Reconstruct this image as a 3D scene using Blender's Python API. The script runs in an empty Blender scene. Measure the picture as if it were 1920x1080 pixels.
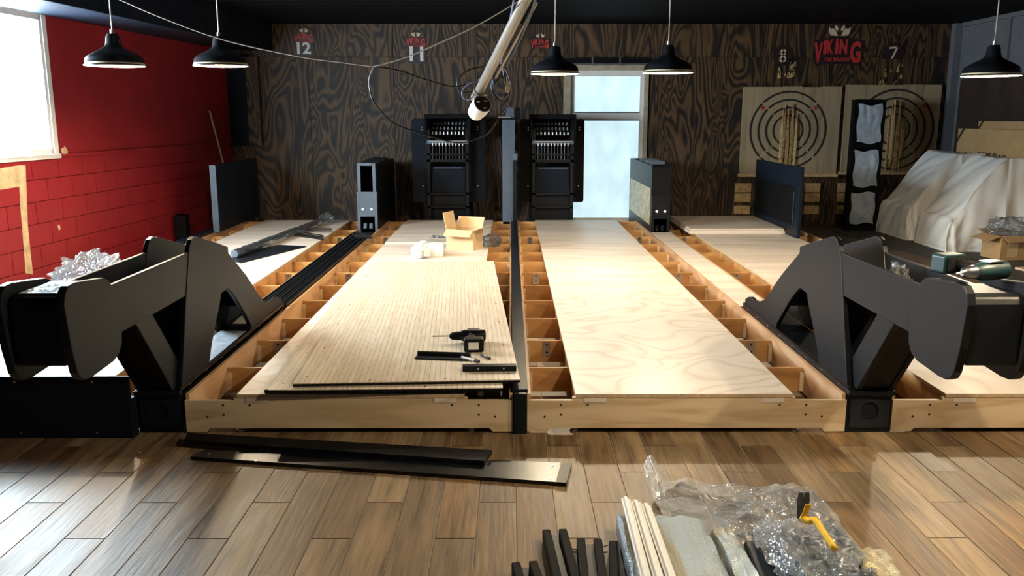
import bpy, bmesh, math, random
from mathutils import Vector, Matrix, noise
random.seed(7)
R = math.radians
S = bpy.context.scene
C = S.collection

# ------------------------------------------------------------------ camera, world, exposure
PITCH, YAW, EYE, FPX = R(11.38), R(-0.107), 1.53, 1600.0
cd = bpy.data.cameras.new('camera'); cam = bpy.data.objects.new('camera', cd); C.objects.link(cam)
cam.location = (0, 0, EYE); cam.rotation_euler = (R(90)-PITCH, 0, YAW)
cd.sensor_width = 36; cd.lens = FPX/1920*36; cd.clip_start = .05; cd.clip_end = 100
S.camera = cam
S.view_settings.view_transform = 'Standard'; S.view_settings.look = 'None'
S.view_settings.gamma = 1; S.view_settings.use_curve_mapping = False
S.view_settings.exposure = 0.0
W = bpy.data.worlds.new('world'); S.world = W; W.use_nodes = True
W.node_tree.nodes['Background'].inputs[0].default_value = (.80, .90, 1, 1)
W.node_tree.nodes['Background'].inputs[1].default_value = .10
WINDOW_POWER, DOOR_POWER, LAMP_POWER = 68.0, 1.1, 115.0
LAMP_COL = (1, .84, .61)

def ray(px, py):
    u = (px-960)/FPX; v = -(py-540)/FPX
    x = u; y = math.cos(PITCH)+v*math.sin(PITCH); z = -math.sin(PITCH)+v*math.cos(PITCH)
    c, s = math.cos(YAW), math.sin(YAW)
    return Vector((x*c-y*s, x*s+y*c, z))
def PZ(px, py, Z): r = ray(px, py); t = (Z-EYE)/r.z; return Vector((r.x*t, r.y*t, Z))
def PX(px, py, X): r = ray(px, py); t = X/r.x; return Vector((X, r.y*t, EYE+r.z*t))
def PY(px, py, Y): r = ray(px, py); t = Y/r.y; return Vector((r.x*t, Y, EYE+r.z*t))

# ------------------------------------------------------------------ materials
def newmat(name):
    m = bpy.data.materials.new(name); m.use_nodes = True
    nt = m.node_tree; return m, nt, nt.nodes['Principled BSDF']
def nd(nt, t, **kw):
    n = nt.nodes.new(t)
    for k, v in kw.items():
        if k in ('operation', 'blend_type', 'data_type', 'noise_dimensions', 'wave_type', 'bands_direction', 'wave_profile', 'feature', 'distance', 'interpolation_type'):
            setattr(n, k, v)
        else:
            n.inputs[k].default_value = v
    return n
def L(nt, a, b): nt.links.new(a, b)
def ramp(nt, fac, stops):
    r = nt.nodes.new('ShaderNodeValToRGB'); e = r.color_ramp.elements
    while len(e) < len(stops): e.new(.5)
    for el, (p, c) in zip(e, stops): el.position = p; el.color = (*c, 1)
    L(nt, fac, r.inputs[0]); return r.outputs[0]
def coords(nt, scale, rnd=0.0, use='pos'):
    if use == 'pos': o = nt.nodes.new('ShaderNodeNewGeometry').outputs['Position']
    else: o = nt.nodes.new('ShaderNodeTexCoord').outputs['Object']
    if rnd:
        inf = nt.nodes.new('ShaderNodeObjectInfo')
        mu = nd(nt, 'ShaderNodeMath', operation='MULTIPLY'); mu.inputs[1].default_value = rnd
        L(nt, inf.outputs['Random'], mu.inputs[0])
        ad = nd(nt, 'ShaderNodeVectorMath', operation='ADD'); L(nt, o, ad.inputs[0]); L(nt, mu.outputs[0], ad.inputs[1]); o = ad.outputs[0]
    mp = nd(nt, 'ShaderNodeMapping'); mp.inputs['Scale'].default_value = scale; L(nt, o, mp.inputs[0])
    return mp.outputs[0]
def bump(nt, b, h, strength=.2, dist=.01):
    n = nd(nt, 'ShaderNodeBump', Strength=strength, Distance=dist); L(nt, h, n.inputs['Height']); L(nt, n.outputs[0], b.inputs['Normal'])
def plain(name, col, rough=.5, metal=0, var=.12, nscale=6, bmp=0, bscale=60):
    m, nt, b = newmat(name)
    c = coords(nt, (1, 1, 1))
    n = nd(nt, 'ShaderNodeTexNoise', Scale=nscale, Detail=4); L(nt, c, n.inputs['Vector'])
    L(nt, ramp(nt, n.outputs['Fac'], [(.3, tuple(max(0, x*(1-var)) for x in col)), (.7, tuple(min(1, x*(1+var)) for x in col))]), b.inputs['Base Color'])
    b.inputs['Roughness'].default_value = rough; b.inputs['Metallic'].default_value = metal
    if bmp:
        n2 = nd(nt, 'ShaderNodeTexNoise', Scale=bscale, Detail=3); L(nt, c, n2.inputs['Vector']); bump(nt, b, n2.outputs['Fac'], bmp)
    return m
def grain(name, stops, scale, freq=14, dist=1.0, rough=.5, rnd=40., use='pos', fine=(60, 3, 60), fineamt=.35, bmp=.1, detail=2.0):
    """contour-line wood grain: a stretched noise folded into bands, plus fine streaks"""
    m, nt, b = newmat(name)
    c = coords(nt, scale, rnd, use)
    n = nd(nt, 'ShaderNodeTexNoise', Scale=1., Detail=detail, Distortion=dist); L(nt, c, n.inputs['Vector'])
    mu = nd(nt, 'ShaderNodeMath', operation='MULTIPLY'); mu.inputs[1].default_value = freq*6.283; L(nt, n.outputs['Fac'], mu.inputs[0])
    si = nd(nt, 'ShaderNodeMath', operation='SINE'); L(nt, mu.outputs[0], si.inputs[0])
    ma = nd(nt, 'ShaderNodeMath', operation='MULTIPLY_ADD'); ma.inputs[1].default_value = .5; ma.inputs[2].default_value = .5; L(nt, si.outputs[0], ma.inputs[0])
    c2 = coords(nt, fine, rnd, use)
    f = nd(nt, 'ShaderNodeTexNoise', Scale=1., Detail=4); L(nt, c2, f.inputs['Vector'])
    mx = nd(nt, 'ShaderNodeMix', data_type='FLOAT'); mx.inputs[0].default_value = fineamt
    L(nt, ma.outputs[0], mx.inputs[2]); L(nt, f.outputs['Fac'], mx.inputs[3])
    L(nt, ramp(nt, mx.outputs[0], stops), b.inputs['Base Color'])
    b.inputs['Roughness'].default_value = rough
    if bmp: bump(nt, b, mx.outputs[0], bmp)
    return m
def emit(name, col, strength, mottled=0):
    m, nt, b = newmat(name)
    b.inputs['Base Color'].default_value = (*[c*.3 for c in col], 1)
    b.inputs['Emission Strength'].default_value = strength; b.inputs['Roughness'].default_value = .4
    if mottled:
        n = nd(nt, 'ShaderNodeTexNoise', Scale=5, Detail=5); L(nt, coords(nt, (1, 1, .6)), n.inputs['Vector'])
        L(nt, ramp(nt, n.outputs['Fac'], [(.3, tuple(c*(1-mottled) for c in col)), (.7, col)]), b.inputs['Emission Color'])
    else: b.inputs['Emission Color'].default_value = (*col, 1)
    return m
def clear(name, tint=(.9, .95, 1), gloss=.30, haze=.10, bs=25, rough=.12, bstr=.5):
    m, nt, b = newmat(name); out = nt.nodes['Material Output']; nt.nodes.remove(b)
    tr = nd(nt, 'ShaderNodeBsdfTransparent'); tr.inputs[0].default_value = (*tint, 1)
    gl = nd(nt, 'ShaderNodeBsdfGlossy', Roughness=rough); df = nd(nt, 'ShaderNodeBsdfDiffuse'); df.inputs[0].default_value = (.85, .9, .95, 1)
    n = nd(nt, 'ShaderNodeTexNoise', Scale=bs, Detail=3, Distortion=1.5); L(nt, coords(nt, (1, 1, 1)), n.inputs['Vector'])
    bp = nd(nt, 'ShaderNodeBump', Strength=bstr, Distance=.02); L(nt, n.outputs['Fac'], bp.inputs['Height'])
    L(nt, bp.outputs[0], gl.inputs['Normal']); L(nt, bp.outputs[0], df.inputs['Normal'])
    a = nd(nt, 'ShaderNodeMixShader'); a.inputs[0].default_value = haze; L(nt, tr.outputs[0], a.inputs[1]); L(nt, df.outputs[0], a.inputs[2])
    lw = nd(nt, 'ShaderNodeLayerWeight', Blend=.3); L(nt, bp.outputs[0], lw.inputs['Normal'])
    mm = nd(nt, 'ShaderNodeMath', operation='MULTIPLY_ADD'); mm.inputs[1].default_value = .7; mm.inputs[2].default_value = gloss*.4; mm.use_clamp = True; L(nt, lw.outputs['Fresnel'], mm.inputs[0])
    k = nd(nt, 'ShaderNodeMixShader'); L(nt, mm.outputs[0], k.inputs[0]); L(nt, a.outputs[0], k.inputs[1]); L(nt, gl.outputs[0], k.inputs[2])
    L(nt, k.outputs[0], out.inputs[0]); return m

M = {}
# floor tiles: each its own tone
def tile_mat():
    m, nt, b = newmat('wood look tile')
    inf = nt.nodes.new('ShaderNodeObjectInfo')
    c = coords(nt, (9, 1.1, 9), 60, 'obj')
    n = nd(nt, 'ShaderNodeTexNoise', Scale=1, Detail=5, Distortion=.8); L(nt, c, n.inputs['Vector'])
    c2 = coords(nt, (70, 4, 70), 60, 'obj'); n2 = nd(nt, 'ShaderNodeTexNoise', Scale=1, Detail=4); L(nt, c2, n2.inputs['Vector'])
    base = ramp(nt, inf.outputs['Random'], [(0, (.125, .070, .030)), (.3, (.205, .135, .070)), (.55, (.265, .182, .098)), (.8, (.150, .100, .055)), (1, (.250, .145, .060))])
    a = nd(nt, 'ShaderNodeMix', data_type='FLOAT'); a.inputs[0].default_value = .4; L(nt, n.outputs['Fac'], a.inputs[2]); L(nt, n2.outputs['Fac'], a.inputs[3])
    g = ramp(nt, a.outputs[0], [(.36, (.38, .34, .31)), (.5, (.92, .92, .92)), (.64, (1.4, 1.4, 1.44))])
    mx = nd(nt, 'ShaderNodeMix', data_type='RGBA', blend_type='MULTIPLY'); mx.inputs[0].default_value = 1
    L(nt, base, mx.inputs[6]); L(nt, g, mx.inputs[7]); L(nt, mx.outputs[2], b.inputs['Base Color'])
    L(nt, ramp(nt, n.outputs['Fac'], [(.3, (.42,)*3), (.7, (.55,)*3)]), b.inputs['Roughness'])
    bump(nt, b, a.outputs[0], .7, .004); return m
M['tile'] = tile_mat()
M['grout'] = plain('tile grout', (.46, .41, .35), .8)
M['burnt'] = grain('scorched plywood', [(.20, (.006, .0035, .002)), (.42, (.030, .014, .006)), (.66, (.082, .041, .015)), (.9, (.125, .068, .027))], (2.7, 1, .6), 15, .9, .6, 55, fine=(24, 1, 1.6), fineamt=.40, bmp=.2, detail=1.6)
M['slate'] = plain('charcoal laminate', (.0115, .0138, .0180), .45, var=.05, nscale=3)
M['edge'] = plain('black edge band', (.005, .006, .008), .32, var=.1)
M['black'] = plain('black paint', (.0045, .006, .009), .40, var=.2, nscale=5)
M['matte'] = plain('matte black', (.005, .005, .006), .7, var=.2)
M['gloss'] = plain('glossy black plastic', (.005, .005, .007), .30, var=.2, bmp=.05, bscale=12)
M['navy'] = plain('dark blue black board', (.0065, .0105, .019), .4, var=.15)
M['steelblue'] = plain('grey blue painted steel', (.075, .105, .145), .45, var=.12)
M['ceil'] = plain('black ceiling paint', (.0025, .003, .0045), .75, var=.3)
M['soffit'] = plain('black soffit paint', (.010, .014, .024), .55, var=.3)
M['red'] = plain('red wall paint', (.275, .015, .021), .48, var=.12, nscale=2.5, bmp=.12, bscale=25)
M['gloss'].node_tree.nodes['Principled BSDF'].inputs['Specular IOR Level'].default_value = .28
for k_ in ('slate', 'edge', 'black', 'matte', 'navy', 'ceil', 'soffit'): M[k_].node_tree.nodes['Principled BSDF'].inputs['Specular IOR Level'].default_value = {'slate': .12, 'black': .2, 'edge': .25}.get(k_, .10)
M['mortar'] = plain('red painted mortar', (.235, .012, .016), .6, var=.15)
M['raw'] = plain('bare cement patch', (.62, .46, .27), .9, var=.25, nscale=14, bmp=.2)
M['grey'] = plain('grey partition paint', (.13, .135, .15), .7, var=.1)
M['white'] = plain('white paint', (.80, .80, .78), .4, var=.05)
M['cream'] = plain('cream painted jamb', (.42, .35, .25), .6, var=.15, nscale=10)
M['steel'] = plain('zinc steel', (.55, .56, .58), .3, 1, .1)
M['brass'] = plain('worn steel', (.35, .32, .27), .4, 1, .1)
M['dimsteel'] = plain('dull steel', (.14, .14, .14), .5, .5, .1)
M['alu'] = plain('brushed tube', (.27, .25, .215), .4, .5, .1)
M['ply'] = grain('pale birch plywood', [(.12, (.62, .50, .40)), (.20, (.71, .60, .49)), (.6, (.74, .635, .535)), (1, (.77, .665, .565))], (1.5, 1.6, 2), 10, .5, .40, 30, fine=(3, 60, 40), fineamt=.22, bmp=.02, detail=1.5)
M['plystreak'] = grain('streaked birch plywood', [(.2, (.58, .48, .38)), (.5, (.70, .595, .495)), (.8, (.76, .655, .555))], (.8, 6, 2), 3, .6, .4, 30, fine=(2.5, 45, 40), fineamt=.6, bmp=.03)
M['plyface'] = grain('warm plywood face', [(.05, (.50, .35, .19)), (.4, (.64, .48, .29)), (.7, (.70, .54, .34)), (1, (.74, .58, .38))], (.9, 2, 4.5), 4, .9, .45, 30, fine=(4, 50, 60), fineamt=.4, bmp=.03)
M['plyrib'] = grain('orange plywood', [(.1, (.34, .16, .055)), (.5, (.50, .26, .09)), (.9, (.58, .33, .13))], (1.2, 1.2, 3), 4, .8, .5, 30, fine=(6, 6, 50), fineamt=.5, bmp=.03)
M['plyside'] = grain('reddish plywood side', [(.1, (.36, .19, .095)), (.5, (.50, .29, .15)), (.9, (.58, .36, .21))], (2, 1.0, 3), 5, .8, .45, 30, fine=(40, 3, 30), fineamt=.5, bmp=.03)
M['plyedge'] = plain('plywood edge', (.50, .36, .22), .7, var=.2, nscale=40)
M['chip'] = plain('fresh pine', (.60, .42, .20), .7, var=.3, nscale=30)
def laminate():
    m, nt, b = newmat('strip maple laminate')
    c = coords(nt, (1, 1, 1), 0, 'obj')
    br = nd(nt, 'ShaderNodeTexBrick'); br.inputs['Scale'].default_value = 1
    rot = nd(nt, 'ShaderNodeMapping'); rot.inputs['Rotation'].default_value = (0, 0, R(90)); L(nt, c, rot.inputs[0]); L(nt, rot.outputs[0], br.inputs['Vector'])
    for k, v in (('Mortar Size', .0011), ('Brick Width', .9), ('Row Height', .0265), ('Bias', 0.), ('Mortar Smooth', .3)): br.inputs[k].default_value = v
    br.inputs['Color1'].default_value = (.65, .535, .40, 1); br.inputs['Color2'].default_value = (.73, .62, .49, 1); br.inputs['Mortar'].default_value = (.27, .17, .08, 1)
    n = nd(nt, 'ShaderNodeTexNoise', Scale=1, Detail=4); L(nt, coords(nt, (60, 5, 5), 0, 'obj'), n.inputs['Vector'])
    mx = nd(nt, 'ShaderNodeMix', data_type='RGBA', blend_type='MULTIPLY'); mx.inputs[0].default_value = 1
    L(nt, br.outputs['Color'], mx.inputs[6]); L(nt, ramp(nt, n.outputs['Fac'], [(.3, (.85, .84, .82)), (.7, (1.06, 1.06, 1.06))]), mx.inputs[7])
    L(nt, mx.outputs[2], b.inputs['Base Color']); b.inputs['Roughness'].default_value = .38; return m
M['lam'] = laminate()
M['targetwood'] = grain('pale target plank', [(.1, (.25, .17, .09)), (.5, (.36, .265, .15)), (.9, (.44, .335, .20))], (5, 1, .5), 2.5, .6, .7, 60, fine=(50, 1, 2), fineamt=.6)
M['splinter'] = plain('splintered wood', (.40, .25, .11), .9, var=.5, nscale=25)
M['carton'] = plain('brown cardboard', (.44, .27, .12), .8, var=.08, nscale=8)
M['kraft'] = plain('light cardboard', (.60, .42, .23), .8, var=.08, nscale=8)
M['sheet'] = plain('white dust sheet', (.74, .72, .68), .6, var=.06, nscale=3)
M['film'] = plain('milky plastic film', (.42, .47, .53), .25, var=.2, nscale=12, bmp=.3, bscale=14)
M['carpet'] = plain('dark brown floor', (.085, .058, .034), .8, var=.4, nscale=4, bmp=.3)
M['mat'] = plain('dark rubber mat', (.035, .031, .028), .8, var=.4, nscale=6, bmp=.3)
M['cloth'] = plain('dark brown cloth', (.030, .015, .010), .9, var=.3)
def foam(name, c1, c2):
    m, nt, b = newmat(name); c = coords(nt, (14, 1.2, 14), 20); n = nd(nt, 'ShaderNodeTexNoise', Scale=1, Detail=3, Distortion=.6); L(nt, c, n.inputs['Vector'])
    L(nt, ramp(nt, n.outputs['Fac'], [(.42, c1), (.56, c2)]), b.inputs['Base Color']); b.inputs['Roughness'].default_value = .30; b.inputs['Metallic'].default_value = .45
    v = nd(nt, 'ShaderNodeTexVoronoi', Scale=190); L(nt, coords(nt, (1, 1, 1)), v.inputs['Vector']); bump(nt, b, v.outputs['Distance'], .7, .004); return m
M['foam'] = foam('silvery foam wrap', (.36, .29, .15), (.44, .53, .60))
M['foamgold'] = foam('yellowish foam wrap', (.42, .31, .13), (.46, .42, .30))
M['clear'] = clear('clear plastic sheet', haze=.22, gloss=.22, bs=22, bstr=.8)
M['clear2'] = clear('crumpled clear film', gloss=.3, haze=.035, bs=40, rough=.08)
M['blueclear'] = clear('bluish film', (.74, .85, 1), .35, .14, 30, .1)
M['lampblack'] = plain('black lamp enamel', (.012, .013, .016), .28, var=.1)
M['lampin'] = plain('white lamp inside', (.88, .76, .50), .5, var=.02)
M['bulb'] = emit('lamp bulb', (1, .85, .58), 28)
M['wirewhite'] = plain('white cable', (.62, .58, .52), .5)
M['wireblack'] = plain('black cable', (.012, .012, .014), .4)
M['wireblue'] = plain('lavender cable', (.22, .24, .42), .45)
M['yellow'] = plain('yellow paint', (.80, .46, .02), .45, var=.15, nscale=30)
M['tagyellow'] = plain('cream yellow tag', (.78, .60, .26), .5)
M['logored'] = plain('red sign paint', (.50, .035, .03), .5, var=.1)
M['logodark'] = plain('dark maroon sign', (.020, .008, .010), .5)
M['bone'] = plain('cream sign paint', (.66, .52, .36), .6)
M['signwhite'] = plain('white number paint', (.72, .70, .66), .6)
M['ink'] = plain('black ink', (.02, .015, .012), .7)
M['teal'] = plain('dark teal plastic', (.006, .026, .030), .4)
M['window'] = emit('bright window pane', (.74, .90, 1), WINDOW_POWER)
M['door'] = emit('frosted door pane', (.66, .90, .98), DOOR_POWER, .22)
M['gold'] = plain('printed gold panel', (.42, .33, .16), .35, var=.5, nscale=18)
M['dirtwhite'] = plain('white foam roll', (.70, .76, .78), .6, var=.15, nscale=30, bmp=.5, bscale=50)

# ------------------------------------------------------------------ mesh helpers
OFF = {}
class MB:
    def __init__(s): s.v = []; s.f = []; s.m = []
    def add(s, v, f, mi=0):
        b = len(s.v); s.v += [Vector(p) for p in v]; s.f += [tuple(i+b for i in q) for q in f]; s.m += [mi]*len(f); return s
    def box(s, x0, x1, y0, y1, z0, z1, T=None, mi=0):
        p = [(x, y, z) for z in (z0, z1) for y in (y0, y1) for x in (x0, x1)]
        if T: p = [T @ Vector(q) for q in p]
        return s.add(p, [(0, 2, 3, 1), (4, 5, 7, 6), (0, 1, 5, 4), (2, 6, 7, 3), (0, 4, 6, 2), (1, 3, 7, 5)], mi)
    def prism(s, poly, a0, a1, ax='x', T=None, mi=0, me=None):
        """poly in the two other axes, extruded along ax"""
        if me is None: me = mi
        def P(a, q): return {'x': (a, q[0], q[1]), 'y': (q[0], a, q[1]), 'z': (q[0], q[1], a)}[ax]
        n = len(poly); v = [P(a0, q) for q in poly]+[P(a1, q) for q in poly]
        if T: v = [T @ Vector(q) for q in v]
        b = len(s.v); s.v += [Vector(p) for p in v]
        s.f += [tuple(range(b, b+n)), tuple(range(b+2*n-1, b+n-1, -1))]; s.m += [mi, mi]
        for i in range(n):
            j = (i+1) % n; s.f.append((b+i, b+n+i, b+n+j, b+j)); s.m.append(me)
        return s
    def tube(s, pts, r, n=8, cap=True, mi=0):
        pts = [Vector(p) for p in pts]; rr = r if hasattr(r, '__len__') else [r]*len(pts)
        b = len(s.v); up = None
        for i, p in enumerate(pts):
            d = (pts[min(i+1, len(pts)-1)]-pts[max(i-1, 0)]).normalized()
            if up is None: up = Vector((0, 0, 1)) if abs(d.z) < .9 else Vector((1, 0, 0))
            a = d.cross(up).normalized(); c = a.cross(d).normalized(); up = c
            for k in range(n):
                t = 2*math.pi*k/n; s.v.append(p+(a*math.cos(t)+c*math.sin(t))*rr[i])
        for i in range(len(pts)-1):
            for k in range(n):
                q = (k+1) % n; s.f.append((b+i*n+k, b+i*n+q, b+(i+1)*n+q, b+(i+1)*n+k)); s.m.append(mi)
        if cap:
            s.f.append(tuple(b+k for k in range(n-1, -1, -1))); s.m.append(mi)
            e = b+(len(pts)-1)*n; s.f.append(tuple(e+k for k in range(n))); s.m.append(mi)
        return s
    def lathe(s, prof, c=(0, 0, 0), n=32, mi=0):
        b = len(s.v); c = Vector(c)
        for r, z in prof:
            for k in range(n):
                t = 2*math.pi*k/n; s.v.append(c+Vector((r*math.cos(t), r*math.sin(t), z)))
        for i in range(len(prof)-1):
            for k in range(n):
                q = (k+1) % n; s.f.append((b+i*n+k, b+i*n+q, b+(i+1)*n+q, b+(i+1)*n+k)); s.m.append(mi)
        return s
    def grid(s, fn, nu, nv, mi=0):
        b = len(s.v)
        for j in range(nv+1):
            for i in range(nu+1): s.v.append(Vector(fn(i/nu, j/nv)))
        for j in range(nv):
            for i in range(nu):
                a = b+j*(nu+1)+i; s.f.append((a, a+1, a+nu+2, a+nu+1)); s.m.append(mi)
        return s
    def mesh(s, name, mats, off=Vector((0, 0, 0)), smooth=False):
        me = bpy.data.meshes.new(name); me.from_pydata([tuple(p-off) for p in s.v], [], s.f)
        for mm in (mats if isinstance(mats, (list, tuple)) else [mats]): me.materials.append(M[mm])
        me.polygons.foreach_set('material_index', s.m)
        bm = bmesh.new(); bm.from_mesh(me); bmesh.ops.recalc_face_normals(bm, faces=bm.faces); bm.to_mesh(me); bm.free()
        if smooth: me.polygons.foreach_set('use_smooth', [True]*len(me.polygons))
        me.update(); return me
    def build(s, name, mats, parent=None, smooth=False, bevel=0, auto=None, world=True):
        if parent is not None: off = OFF[parent.name] if world else Vector((0, 0, 0)); loc = (0, 0, 0)
        elif world:
            lo = Vector([min(p[i] for p in s.v) for i in range(3)]); hi = Vector([max(p[i] for p in s.v) for i in range(3)])
            off = Vector(((lo.x+hi.x)/2, (lo.y+hi.y)/2, lo.z)); loc = off
        else: off = Vector((0, 0, 0)); loc = off
        me = s.mesh(name, mats, off, smooth)
        o = bpy.data.objects.new(name, me); C.objects.link(o); o.location = loc
        if parent is not None: o.parent = parent
        OFF[o.name] = Vector(off)
        if bevel:
            md = o.modifiers.new('bevel', 'BEVEL'); md.width = bevel; md.segments = 2; md.limit_method = 'ANGLE'; md.angle_limit = R(40)
        if auto: me.set_sharp_from_angle(angle=R(auto))
        return o
def thing(name, label, cat, loc=(0, 0, 0), group=None, rz=0):
    o = bpy.data.objects.new(name, None); C.objects.link(o); o.location = loc; o.rotation_euler.z = rz; o.empty_display_size = .1
    OFF[o.name] = Vector(loc); return tag(o, label, cat, group)
def tag(o, label, cat, group=None):
    o['label'] = label; o['category'] = cat
    if group: o['group'] = group
    return o
def struct(o, label=None):
    o['kind'] = 'structure'
    if label: o['label'] = label
    return o
def copy_tree(o, parent=None):
    c = o.copy(); C.objects.link(c); c.parent = parent; OFF[c.name] = OFF[o.name]
    for ch in list(o.children): copy_tree(ch, c)
    return c
def B(name, x0, x1, y0, y1, z0, z1, mat, parent=None, bevel=0):
    return MB().box(x0, x1, y0, y1, z0, z1).build(name, mat, parent, bevel=bevel)
def text_mesh(txt, size, depth=.004, offset=0.0, name='lettering'):
    cu = bpy.data.curves.new(name, 'FONT'); cu.body = txt; cu.size = size; cu.extrude = depth/2; cu.offset = offset; cu.align_x = 'CENTER'; cu.align_y = 'CENTER'; cu.resolution_u = 3
    o = bpy.data.objects.new(name, cu); C.objects.link(o)
    dg = bpy.context.evaluated_depsgraph_get(); me = bpy.data.meshes.new_from_object(o.evaluated_get(dg))
    bpy.data.objects.remove(o); bpy.data.curves.remove(cu); return me
def place_text(txt, size, mat, mtx, parent, name='lettering', offset=0.0, fit=None, depth=.004):
    me = text_mesh(txt, size, depth, offset); me.materials.clear(); me.materials.append(M[mat])
    if fit:
        xs = [v.co.x for v in me.vertices]; ys = [v.co.y for v in me.vertices]
        cx, cy = (min(xs)+max(xs))/2, (min(ys)+max(ys))/2; w, h = max(xs)-min(xs), max(ys)-min(ys)
        for v in me.vertices: v.co.x = (v.co.x-cx)/w*fit[0]; v.co.y = (v.co.y-cy)/h*fit[1]
    me.transform(Matrix.Translation(-OFF[parent.name]) @ mtx)
    o = bpy.data.objects.new(name, me); C.objects.link(o); o.parent = parent; OFF[o.name] = OFF[parent.name]; return o
def curve_pts(pts, n=8):
    """Catmull-Rom through points"""
    p = [Vector(q) for q in pts]; p = [p[0]*2-p[1]]+p+[p[-1]*2-p[-2]]; out = []
    for i in range(1, len(p)-2):
        for k in range(n):
            t = k/n; a, b, c, d = p[i-1], p[i], p[i+1], p[i+2]
            out.append(.5*((2*b)+(c-a)*t+(2*a-5*b+4*c-d)*t*t+(3*b-a-3*c+d)*t**3))
    out.append(p[-2]); return out
def rrect(x0, x1, y0, y1, r, n=5):
    o = []
    for cx, cy, a in ((x1-r, y1-r, 0), (x0+r, y1-r, 90), (x0+r, y0+r, 180), (x1-r, y0+r, 270)):
        for k in range(n+1): t = R(a+90*k/n); o.append((cx+r*math.cos(t), cy+r*math.sin(t)))
    return o
def crumple(name, mat, c, size, seed, parent=None, sub=4, amp=.5, fr=3.0):
    bm = bmesh.new(); bmesh.ops.create_icosphere(bm, subdivisions=sub, radius=1)
    for v in bm.verts:
        p = v.co*fr+Vector((seed*7.1, seed*3.3, seed)); d = noise.noise(p)*amp+abs(noise.noise(p*2.7))*amp*.7
        q = v.co*(1+d-.2*amp)
        v.co = Vector((c[0]+q.x*size[0], c[1]+q.y*size[1], c[2]+max(q.z, -.55)*size[2]))
    mb = MB(); mb.add([v.co for v in bm.verts], [tuple(v.index for v in f.verts) for f in bm.faces]); bm.free()
    zmin = min(v.z for v in mb.v)
    for v in mb.v: v.z += (c[2]-size[2]*.55)-zmin
    return mb.build(name, mat, parent)

# ================================================================== THE SETTING
YB = 12.2; ZC = 2.79; XR = 6.17
# floor with wood look tiles
fl = struct(B('floor', -6.2, 8, -3, 14, -.08, -.004, 'grout'))
TW, TL, TG = .152, .90, .0055
tme = MB().box(-(TW-TG)/2, (TW-TG)/2, -(TL-TG)/2, (TL-TG)/2, -.006, 0).mesh('floor_tile', 'tile')
rest = MB(); cand = []
for i in range(-36, 46):
    xc = .022+TW*(i+.5); ph = (3.511+TL/2)+[0, .3, .6][i % 3]
    for k in range(-7, 10):
        yc = ph+k*TL
        vis = 1.5 < yc < 4.9 and abs(xc) < .64*yc+.3
        if yc > 4.9 and yc < 12.2 and abs(xc) < 3.6: continue          # hidden under the lanes
        if yc > 12.2 or yc < -2.4 or xc > 6.2 or xc < -5: continue
        if xc > 3.5 and yc > 4.9: continue
        if vis: cand.append((xc, yc))
        else: rest.box(xc-(TW-TG)/2, xc+(TW-TG)/2, yc-(TL-TG)/2, yc+(TL-TG)/2, -.006, 0)
cand.sort(key=lambda q: abs(q[1]-2.9)+.3*abs(q[0]))
for n_, (xc, yc) in enumerate(cand):
    if n_ < 290:
        o = bpy.data.objects.new('floor_tile', tme); C.objects.link(o); o.parent = fl; o.location = Vector((xc, yc, 0))-OFF['floor']
    else: rest.box(xc-(TW-TG)/2, xc+(TW-TG)/2, yc-(TL-TG)/2, yc+(TL-TG)/2, -.006, 0)
o = rest.build('distant_tiles', 'tile', fl); o['kind'] = 'stuff'
o = B('rear_floor_covering', 3.55, XR, 4.9, 12.2, -.004, .001, 'carpet', fl)

# ceiling with boards
ce = struct(B('ceiling', -6.2, 8, -3, 14, ZC, ZC+.1, 'ceil'))
for k in range(30):
    y0 = 3.2+k*.30
    B('ceiling_board', -3.4, XR, y0, y0+.285, ZC-.018, ZC, 'ceil', ce)
# left wall, turned four degrees
AL = math.atan(.0714)
TLW = Matrix.Translation((-4.2, 8, 0)) @ Matrix.Rotation(-AL, 4, 'Z')      # local: +y along the wall away from camera, +x into the room
ZS = 1.17
wl = MB()
wl.box(-.25, -.014, -9, 4.3, 0, ZS, TLW, 1)                                     # core behind the blocks
W0, W1, WZ0, WZ1 = -2.45, -.03, 1.19, 2.42                                    # the window opening
for a, b, z0, z1 in ((-9, W0, ZS, ZC), (W1, 4.3, ZS, ZC), (W0, W1, ZS, WZ0), (W0, W1, WZ1, ZC)):
    wl.box(-.25, 0, a, b, z0, z1, TLW, 0)
wl = struct(wl.build('wall_left', ['red', 'mortar']))
bme = MB().box(-.016, .002, -.196, .196, -.0945, .0945).mesh('block', 'red')
for r_ in range(6):
    for k in range(-6, 11):
        yy = k*.40+(.2 if r_ % 2 else 0)
        if yy > 4.05: continue
        o = bpy.data.objects.new('block', bme); C.objects.link(o); o.parent = wl
        o.location = TLW @ Vector((.0, yy, .0975+r_*.195))-OFF['wall_left']; o.rotation_euler.z = -AL
struct(MB().box(0, .03, -3, 4.1, ZS-.012, ZS+.012, TLW).build('trim_1', 'red'), 'red painted ledge along the left wall')
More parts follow.
